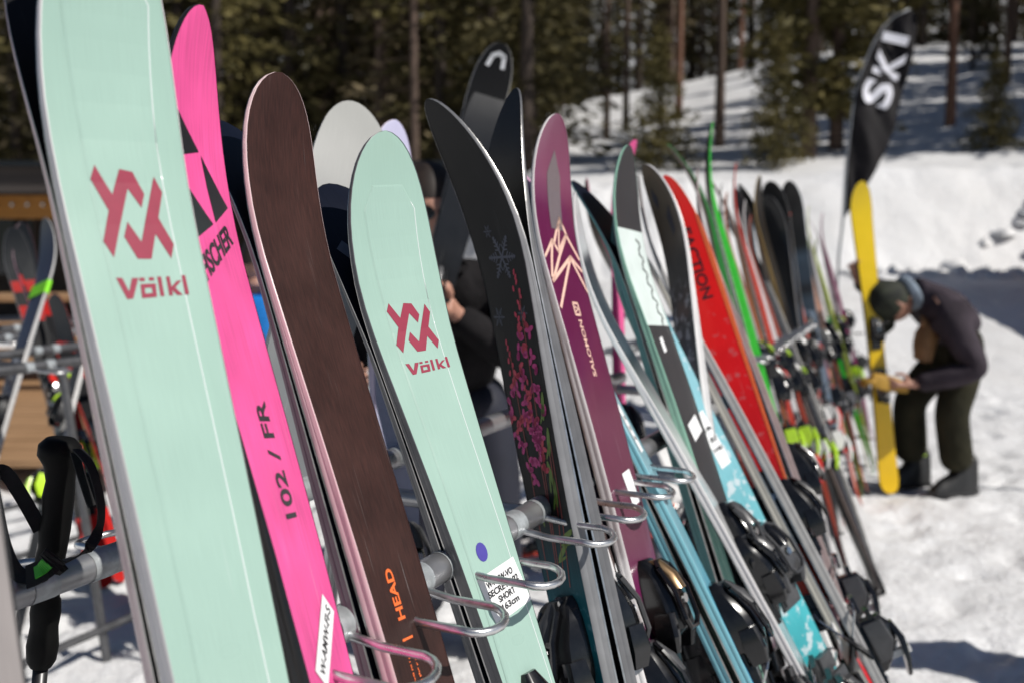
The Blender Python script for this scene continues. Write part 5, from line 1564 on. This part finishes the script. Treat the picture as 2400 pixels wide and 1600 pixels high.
# yellow ski in his hands
tp = at(2010, 428, 5.58); tl = Vector((2.13, 5.50, .0))
sh = SkiShape((tp - tl).length, wt=.128, ww=.092, wl=.118, rise=.05, rlen=.24)
a = (tp - tl).normalized(); nh = Vector((.10, -1, 0)); nn = (nh - a * nh.dot(a)).normalized()
build_ski('yellow ski held upright by the bending person', tl - nn * .0, a, nn, sh, top_mat('yellow_topsheet', [(0, (.86, .60, .006)), (1.7, (.80, .50, .006))], rough=.36, coat=.3, var=.04), base_black, SIDE_BLACK, bind='black')

# man with sunglasses behind the mint ski, holding a black ski
hx, hy = -.262, 3.15
J = dict(pelvis=(hx + .08, hy + .18, .90), chest=(hx + .05, hy + .10, 1.20), neck=(hx + .02, hy + .03, 1.37), head=(hx, hy - .03, 1.50),
         sh_r=(hx - .15, hy + .08, 1.30), el_r=(hx - .26, hy - .02, 1.02), wr_r=(hx - .22, hy - .14, 1.02), sh_l=(hx + .24, hy + .05, 1.30), el_l=(hx + .30, hy - .02, 1.02), wr_l=(hx + .08, hy - .14, 1.20),
         hip_r=(hx - .02, hy + .18, .86), kn_r=(hx - .04, hy + .14, .48), foot_r=(hx - .06, hy + .2, .06), toe_r=(hx - .08, hy, 0),
         hip_l=(hx + .18, hy + .18, .86), kn_l=(hx + .2, hy + .14, .48), foot_l=(hx + .22, hy + .2, .06), toe_l=(hx + .26, hy, 0))
person('dark haired man in sunglasses and black jacket looking out behind the second mint ski', J, CLOTH_BLACK, CLOTH_NAVY, BOOT, HAIR, (.30, -1, -.12), glasses=True, hsz=.25,
    hand_dirs={'l': ((-.25, -.5, .8), (-1, -.2, .1), .55)})
tp = at(1172, 112, 3.02); tl = at(1172 - .274 * 700, 112 + 700, 2.99)
a = (tp - tl).normalized(); tl = tp - a * 1.62
sh = SkiShape(1.62, wt=.122, ww=.088, wl=.108, rise=.045, rlen=.22, blunt=2.8)
nh = Vector((.15, -1, .1)); nn = (nh - a * nh.dot(a)).normalized()
hb = top_mat('matt_charcoal_topsheet', [(0, (.011, .011, .012)), (1.7, (.010, .010, .011))], rough=.55, coat=0, spec=.15, var=.08)
arch = stroke([(-.024, .068), (-.016, .040), (.0, .030), (.018, .036), (.022, .066)], .013)
build_ski('black ski with a white arch on its tip carried by the man in sunglasses', tl, a, nn, sh, hb, base_black, SIDE_LGREY, bind='black', decals=[('emblem', poly_shape(arch), PRINT_WHITE)])
sh = SkiShape(1.60, wt=.122, ww=.088, wl=.108, rise=.045, rlen=.22, blunt=2.8)
build_ski('second black ski with a white tip just behind the carried one', tl + Vector((-.01, -.05, -.085)), a, -nn, sh, hb, top_mat('white_tip_base', [(0, (.7, .7, .7)), (.022, (.7, .7, .7)), (.028, (.014, .014, .015)), (1.7, (.014, .014, .015))], rough=.4, var=.05), SIDE_LGREY, bind='black')

def standing(label, x, y, h, face, jk, tr, cap=None, sub=1, lean=0.0):
    """upright relaxed figure of height h; face = heading in degrees (0 looks along -Y)"""
    k = h / 1.75; z0 = ground_z(x, y); c, s = math.cos(R(face)), math.sin(R(face))
    def P(a, b, z): return (x + (a * c - b * s) * k, y + (a * s + b * c) * k, z0 + z * k)
    J = dict(pelvis=P(0, 0, .95), chest=P(0, -.02 - lean, 1.25), neck=P(0, -.02 - lean, 1.47), head=P(0, -.05 - lean * 1.3, 1.62), sh_r=P(-.19, -.02 - lean, 1.38), el_r=P(-.26, .02, 1.10), wr_r=P(-.24, -.12, .88), sh_l=P(.19, -.02 - lean, 1.38), el_l=P(.27, .03, 1.10), wr_l=P(.22, -.12, .90),
             hip_r=P(-.09, 0, .90), kn_r=P(-.11, -.03, .49), foot_r=P(-.12, .02, .06), toe_r=P(-.16, -.18, 0), hip_l=P(.09, 0, .90), kn_l=P(.12, -.02, .49), foot_l=P(.13, .03, .06), toe_l=P(.18, -.17, 0))
    return person(label, J, jk, tr, BOOT, HAIR, (s, -c, -.1), cap=cap, hsz=.235 * k, sub=sub)
standing('person in bright blue jacket with dark hair seen between the pink and brown skis', -1.18, 4.55, 1.42, 160, CLOTH_BLUE, CLOTH_NAVY)
standing('distant person in red jacket and pale trousers behind the lilac ski tip', .16, 7.6, 1.70, 30, CLOTH_RED, CLOTH_PALE)
standing('unseen person in black jacket added right of the picture to cast a shadow', 2.85, 2.62, 1.80, -60, CLOTH_BLACK, CLOTH_NAVY, cap=CAMO)  # unseen figure, added to throw the shadow band on the near snow

# ------------------------------------------------------------------ banner
YB = 11.0
def B3(px, py, dy=0.0): p = at(px, py, YB); return p + Vector((0, dy, 0))
left = [(1976, 512), (1980, 440), (1984, 370), (1990, 300), (2000, 235), (2016, 170), (2038, 115), (2064, 70), (2096, 38), (2132, 22)]
right = [(1980, 512), (2012, 462), (2045, 410), (2076, 355), (2097, 300), (2113, 240), (2128, 180), (2140, 120), (2148, 70), (2146, 34)]
froot = empty('feather_banner', (B3(1962, 700).x, YB, ground_z(B3(1962, 700).x, YB)))
tag(froot, 'black feather banner with white upright letters on a slim pole', 'banner')
o0 = froot.location.copy()
def interp_line(L_, q):
    t = q * (len(L_) - 1); i = min(int(t), len(L_) - 2); f = t - i
    return (L_[i][0] + (L_[i + 1][0] - L_[i][0]) * f, L_[i][1] + (L_[i + 1][1] - L_[i][1]) * f)
def bpt(v, w, off=0.0):
    l = interp_line(left, v); r_ = interp_line(right, v)
    px, py = l[0] + (r_[0] - l[0]) * w, l[1] + (r_[1] - l[1]) * w
    return B3(px, py, .03 * math.sin(v * 9 + w * 3) + .02 * math.sin(w * 7 + v * 23) + .008 * math.sin(v * 60 + w * 9) + off) - o0
vs, fs = [], []
NV, NW = 44, 12
for side_ in (0, 1):
    for j in range(NV + 1):
        for i in range(NW + 1): vs.append(bpt(j / NV, i / NW, .003 * side_))
S1 = (NV + 1) * (NW + 1)
for j in range(NV):
    for i in range(NW):
        q = (j * (NW + 1) + i, j * (NW + 1) + i + 1, (j + 1) * (NW + 1) + i + 1, (j + 1) * (NW + 1) + i)
        fs.append(q); fs.append(tuple(S1 + k for k in q[::-1]))
for j in range(NV):
    a_, b_ = j * (NW + 1), (j + 1) * (NW + 1); fs.append((a_, b_, S1 + b_, S1 + a_))
    a_, b_ = a_ + NW, b_ + NW; fs.append((b_, a_, S1 + a_, S1 + b_))
mesh_obj('banner_cloth', vs, fs, mat('black_banner_cloth', (.007, .0055, .007), rough=.7, var=.25, scale=9, spec=.25), froot, smooth=True)
def interp_inv(px, py):
    best = None
    for j in range(0, 201):
        v = j / 200; l = interp_line(left, v); r_ = interp_line(right, v)
        dx, dy = r_[0] - l[0], r_[1] - l[1]
        w = ((px - l[0]) * dx + (py - l[1]) * dy) / max(1e-6, dx * dx + dy * dy)
        d = (l[0] + dx * w - px) ** 2 + (l[1] + dy * w - py) ** 2
        if best is None or d < best[0]: best = (d, v, w)
    return best[1], best[2]
for ch, cx, cy, ln, ht, ang in (('S', 2055, 220, 62, 74, 71), ('K', 2083, 150, 62, 66, 73), ('I', 2097, 92, 22, 58, 74)):
    s_ = text_shape(ch, .035)
    ca, sa = math.cos(R(ang)), math.sin(R(ang))
    V = []
    for x, y in s_[0]:
        X, Y = x * ln / s_[2], y * ht / s_[3]
        v, w = interp_inv(cx + ca * X - sa * Y, cy - (sa * X + ca * Y))
        V.append(bpt(v, w, -.018))
    mesh_obj('letter', V, s_[1], mat('white_banner_print', (.72, .72, .78), rough=.6, var=.03), froot)
pl = [B3(1956, 720) - o0] + [B3(1966, 600) - o0] + [bpt(v, 0, .0) for v in (0, .2, .4, .55, .7, .8, .9, 1.0)]
pl[0] = Vector((pl[0].x, pl[0].y, -.1))
MB().tube(pl, [.016, .016, .015, .013, .011, .010, .009, .008, .007, .006], 8).build('pole', mat('grey_pole', (.35, .36, .37), rough=.35, metal=.6), froot, smooth=True)
for g in range(3):
    t = g * 2.1 + .4
    MB().tube([Vector((pl[0].x, pl[0].y, .06)), Vector((pl[0].x + .42 * math.cos(t), pl[0].y + .42 * math.sin(t), .02))], .011, 6).build('foot', BLACK_PLASTIC, froot)

# slim pole standing outside the frame whose shadow lies across the snow
bm_ = empty('bamboo_pole', (4.55, 4.80, 0)); tag(bm_, 'slim bamboo marker pole stuck in the snow outside the right border', 'marker pole')
m = MB(); m.tube([(0, 0, -.15), (0, 0, 2.75)], [.016, .012], 10); m.build('pole', mat('bamboo', (.45, .34, .15), rough=.5), bm_)
for k in range(7): MB().tube([(0, 0, .25 + k * .36), (0, 0, .27 + k * .36)], .0195, 10).build('node', mat('bamboo_node', (.35, .25, .1), rough=.6), bm_)
MB().tube([(0, 0, 2.5), (0, 0, 2.72)], .02, 10).build('marker_tape', flat('orange_tape', (.8, .2, .02)), bm_)

# canopy tent outside the right border: it throws the big shadow on the snow in front of the bank
tent = empty('canopy_tent', (0, 0, 0)); tx, ty = 11.3, 12.0; tent.location = (tx, ty, ground_z(tx, ty))
tag(tent, 'orange-brown canopy tent at the right border shading the snow', 'tent')
TENT = mat('rust_canvas', (.36, .12, .05), rough=.8, var=.12, scale=4)
m = MB(); w, d, h1, h2 = 2.9, 3.4, 3.0, 4.2
m.add([(-w, -d, h1), (w, -d, h1), (w, d, h1), (-w, d, h1), (0, 0, h2), (-w, -d, h1 - .35), (w, -d, h1 - .35), (w, d, h1 - .35), (-w, d, h1 - .35)],
      [(0, 1, 4), (1, 2, 4), (2, 3, 4), (3, 0, 4), (5, 6, 1, 0), (6, 7, 2, 1), (7, 8, 3, 2), (8, 5, 0, 3)])
m.build('canopy', TENT, tent)
for sx in (-1, 1):
    for sy in (-1, 1): MB().tube([(sx * (w - .04), sy * (d - .04), -.3), (sx * (w - .04), sy * (d - .04), h1)], .03, 8).build('leg', SILVER_METAL, tent)
MB().box((w - .03, 0, 1.5), (.02, d * 2 - .2, 2.9)).build('side_wall', TENT, tent)

# ------------------------------------------------------------------ lodge in the left background
LW = empty('ski_lodge', (-4.6, 13.6, 0)); LW.location.z = ground_z(-4.6, 13.6)
tag(LW, 'low dark timber lodge with a deep roof edge behind the left skis', 'building')
DARKWOOD = mat('dark_timber', (.030, .020, .014), rough=.8, col2=(.055, .038, .026), scale=4, stretch=(1, 1, 6), bump=.3)
FASCIA = mat('weathered_fascia', (.050, .042, .038), rough=.7, var=.3, scale=4, stretch=(.2, 1, 4))
ROOFM = mat('roof_snow_grey', (.34, .33, .33), rough=.8, var=.2, scale=3)
zb = -LW.location.z
def lodge(nm, c, s, m, par=LW, rot=None): return MB().box(c, s, rot).build(nm, m, par)
lodge('wall', (0, 1.6, 1.1 + zb), (7.4, .25, 2.4), DARKWOOD)
slope = Matrix.Rotation(R(2.5), 3, 'X')
rf_ = lodge('roof', (0, .75, 2.36 + zb), (8.4, 4.2, .16), ROOFM, LW, slope)
lodge('fascia', (0, -1.36, 2.18 + zb), (8.5, .07, .36), FASCIA, LW)
lodge('gutter', (0, -1.44, 2.34 + zb), (8.5, .09, .07), BLACK_PLASTIC, LW)
for k in range(6): lodge('post', (-3.9 + k * 1.56, -1.0, 1.05 + zb), (.16, .16, 2.1), DARKWOOD)
for k in range(5):
    wn_ = lodge('window', (-3.0 + k * 1.5, 1.44, 1.35 + zb), (1.0, .08, 1.0), DARKWOOD)
    MB().box((-3.0 + k * 1.5, 1.39, 1.35 + zb), (.86, .02, .86)).build('pane', mat('dark_window_glass', (.012, .014, .018), rough=.08, var=.1), wn_)
sgn = empty('wooden_sign', (-6.45, 13.05, 1.85)); tag(sgn, 'ochre wooden board with small round knobs hanging under the lodge eave', 'board')
MB().box((0, 0, 0), (1.1, .05, .30)).build('board', mat('ochre_board', (.42, .19, .035), rough=.6, var=.15, scale=4, stretch=(1, 1, 8)), sgn)
for k in range(5): MB().tube([(-.42 + .2 * k, -.03, .03), (-.42 + .2 * k, -.07, .03)], .022, 10).build('knob', SILVER_METAL, sgn)
for k in (-.45, .45): MB().tube([(k, 0, .15), (k, .0, .38)], .008, 6).build('chain', SILVER_METAL, sgn)
# timber deck of planks and picnic tables
PLANK = mat('pine_plank', (.30, .17, .08), rough=.7, col2=(.42, .25, .13), scale=3, stretch=(1, 8, 1), bump=.2)
dk = empty('timber_deck', (-4.6, 8.6, 0)); tag(dk, 'pale pine plank deck in front of the lodge at the left', 'deck')
pm = MB().box((0, 0, 0), (5.6, .135, .04)).mesh('plank'); pm.materials.append(PLANK)
for k in range(40):
    o = bpy.data.objects.new('plank', pm); COL.objects.link(o); o.parent = dk; o.location = (rtree.uniform(-.015, .015), -3.0 + k * .15, .16 + rtree.uniform(-.003, .003))
for k in range(4): MB().box((-2.4 + 1.6 * k, 0, .05), (.09, 6.0, .17)).build('joist', DARKWOOD, dk)
def picnic(x, y, lab, rz):
    r_ = empty('picnic_table', (x, y, .18), rz); tag(r_, lab, 'picnic table', 'picnic tables on the deck')
    for k in range(5): MB().box((0, -.30 + .15 * k, .74), (1.7, .14, .04)).build('plank', PLANK, r_)
    for sg in (-1, 1):
        for k in range(2): MB().box((0, sg * (.62 + .14 * k), .44), (1.7, .13, .04)).build('seat_plank', PLANK, r_)
        MB().box((sg * .6, 0, .40), (.05, 1.5, .09)).build('seat_beam', PLANK, r_)
        for s2 in (-1, 1): MB().tube([(sg * .65, s2 * .18, .71), (sg * .65, s2 * .62, .0)], .04, 4).build('leg', PLANK, r_)
picnic(-4.3, 8.8, 'pine picnic table on the deck, nearer the left border', .1)
picnic(-3.0, 10.2, 'pine picnic table on the deck, further back by the lodge posts', -.1)

# ------------------------------------------------------------------ ski poles hung on the back rail at the left
GRIP = mat('black_rubber_grip', (.004, .004, .004), spec=.15, rough=.6, var=.3, scale=30, bump=.3)
STRAP = mat('black_webbing', (.008, .008, .009), rough=.85, var=.3, scale=90)
LIMEP = flat('lime_print', (.06, .42, .03), rough=.5)
def along(px, py, d): return at(px, py, d)
po = empty('ski_pole', (0, 0, 0)); 
top_ = along(142, 1035, 1.15); mid_ = along(118, 1340, 1.17); low_ = along(92, 1600, 1.18)
po.location = (low_.x, low_.y, 0)
tag(po, 'black ski pole with rubber grip and wrist strap hanging over the back rail', 'ski pole')
oo = po.location.copy()
ax = (top_ - low_).normalized(); rt = Vector((1, 0, 0)); rt = (rt - ax * rt.dot(ax)).normalized()
Lg = (top_ - mid_).length
def pp(t, dx=0.0, dy=0.0): return top_ - ax * t + rt * dx + Vector((0, 1, 0)) * dy - oo
m = MB(); m.tube([pp(-.004, .0), pp(.004, 0), pp(.014, 0), pp(.026, .002), pp(.045, .004), pp(.065, .003), pp(.085, .004), pp(.105, .002), pp(.125, .002), pp(.14, .0), pp(.155, -.002)], [.016, .0235, .024, .018, .016, .0178, .0165, .0178, .016, .0165, .0135], 18)
arc_smooth(m.build('grip', GRIP, po), 60)
m = MB(); m.tube([pp(.16), pp(.185), pp(.19), pp(.205), pp(.222), pp(.232), pp(.246), pp(.264), pp(.272)], [.0135, .014, .016, .0172, .0155, .0164, .018, .0164, .012], 16)
arc_smooth(m.build('lower_grip', GRIP, po), 60)
end = low_ - ax * .0
m = MB(); m.tube([pp(.27), pp(.6), pp((top_.z - .02) / ax.z)], [.0085, .0085, .006], 12); m.build('shaft', mat('graphite_shaft', (.05, .05, .052), rough=.35, metal=.6), po, smooth=True)
bk = pp((top_.z - .10) / ax.z)
MB().tube([bk + Vector((0, 0, .012)), bk], [.012, .045], 14).build('basket', BLACK_PLASTIC, po, smooth=True)
def ribbon(pts, w, wd, name, m_, par):
    vs, fs = [], []
    pts = [Vector(p) for p in pts]
    # smooth with a Catmull-Rom spline
    sm = []
    for i in range(len(pts) - 1):
        p0, p1, p2, p3 = pts[max(i - 1, 0)], pts[i], pts[i + 1], pts[min(i + 2, len(pts) - 1)]
        for k in range(6):
            t = k / 6
            sm.append(.5 * ((2 * p1) + (p2 - p0) * t + (2 * p0 - 5 * p1 + 4 * p2 - p3) * t * t + (3 * p1 - p0 - 3 * p2 + p3) * t ** 3))
    sm.append(pts[-1])
    for i, p in enumerate(sm):
        t = (sm[min(i + 1, len(sm) - 1)] - sm[max(i - 1, 0)]).normalized()
        s_ = Vector(wd); s_ = (s_ - t * s_.dot(t)).normalized(); nn_ = t.cross(s_) * .0009
        vs += [p + s_ * w / 2 + nn_, p - s_ * w / 2 + nn_, p - s_ * w / 2 - nn_, p + s_ * w / 2 - nn_]
    for i in range(len(sm) - 1):
        for k in range(4): fs.append((4 * i + k, 4 * i + (k + 1) % 4, 4 * (i + 1) + (k + 1) % 4, 4 * (i + 1) + k))
    return mesh_obj(name, vs, fs, m_, par, smooth=False)
sp = lambda px, py, d: along(px, py, d * (.865 if py > 1270 else .90)) - oo
ribbon([sp(182, 1052, 1.25), sp(214, 1095, 1.23), sp(236, 1180, 1.22), sp(232, 1240, 1.22), sp(200, 1290, 1.23), sp(150, 1318, 1.235)], .012, (.25, 1, .1), 'strap', STRAP, po)
ribbon([sp(175, 1060, 1.255), sp(190, 1110, 1.245), sp(208, 1165, 1.24), sp(216, 1185, 1.24)], .010, (.6, 1, .1), 'strap_end', STRAP, po)
ribbon([sp(150, 1318, 1.235), sp(100, 1350, 1.225), sp(45, 1345, 1.23), sp(12, 1290, 1.24), sp(-8, 1200, 1.25), sp(-20, 1120, 1.26), sp(10, 1105, 1.27), sp(50, 1160, 1.275), sp(95, 1240, 1.28)], .016, (.8, .5, .5), 'strap', STRAP, po)
pad = ribbon([sp(132, 1300, 1.218), sp(98, 1335, 1.214), sp(62, 1352, 1.216)], .026, (.7, .3, .9), 'strap_pad', STRAP, po)
ribbon([sp(112, 1318, 1.2135), sp(96, 1333, 1.212), sp(82, 1342, 1.2125)], .014, (.7, .3, .9), 'strap_print', LIMEP, pad)
# ------------------------------------------------------------------ things lying about behind the row
def lying_ski(label, p, heading, L, top, side, roll=0.0):
    a = Vector((math.sin(R(heading)), math.cos(R(heading)), 0)); nn_ = Vector((0, 0, 1))
    build_ski(label, Vector(p), a, nn_, SkiShape(L, wt=.12, ww=.085, wl=.11, n=18), top, base_black, side, 'black')
lying_ski('orange ski lying flat on the snow behind the maroon ski', (.45, 4.7, .02), 40, 1.6, top_mat('bright_orange_topsheet', [(0, (.85, .16, .02)), (1.6, (.85, .14, .02))], var=.05), SIDE_ORANGE)
lying_ski('red ski lying on the snow behind the second mint and flower skis', (-.35, 4.1, .02), 62, 1.6, top_red, SIDE_RED)
lying_ski('white ski lying on the snow behind the second mint and flower skis', (-.45, 4.35, .02), 70, 1.6, top_mat('white_topsheet', [(0, (.7, .7, .72)), (1.6, (.6, .6, .62))], var=.05), SIDE_WHITE)
def snow_heap(x, y, r_, h, lab, nm='snow_heap', z=None, seed=0):
    vs, fs = [], []
    for j in range(7):
        q = j / 6
        for i in range(14):
            g = 2 * math.pi * i / 14; k = 1 + .6 * noise.noise(Vector((math.cos(g) * 1.5, math.sin(g) * 1.5, seed + q * 2)))
            vs.append((x + math.cos(g) * r_ * math.cos(q * 1.5) * k, y + math.sin(g) * r_ * math.cos(q * 1.5) * k, (ground_z(x, y) - .03 if z is None else z) + h * math.sin(q * 1.5) * k))
    vs.append((x, y, (ground_z(x, y) if z is None else z) + h))
    for j in range(6):
        for i in range(14): fs.append((j * 14 + i, j * 14 + (i + 1) % 14, (j + 1) * 14 + (i + 1) % 14, (j + 1) * 14 + i))
    for i in range(14): fs.append((84 + i, 84 + (i + 1) % 14, 98))
    tag(mesh_obj(nm, vs, fs, SNOW, None, smooth=True), lab, 'snow heap')
snow_heap(.55, 5.6, .5, .28, 'small rounded snow heap on the trodden snow behind the maroon ski', seed=1)
snow_heap(1.05, 6.9, .8, .40, 'wide snow heap behind the white tipped slim ski', seed=2)
for i in range(34):
    x = 5.6 + (i % 16) * .27 + rtree.uniform(-.3, .3); y = 15.6 + rtree.uniform(-.6, .9) + .12 * (i % 16)
    snow_heap(x, y, rtree.uniform(.10, .30), rtree.uniform(.05, .15), 'lump of broken snow at the foot of the bank on the right', 'snow_lump', seed=i)
    bpy.context.scene.collection.objects[-1]['group'] = 'broken snow lumps at the foot of the bank'
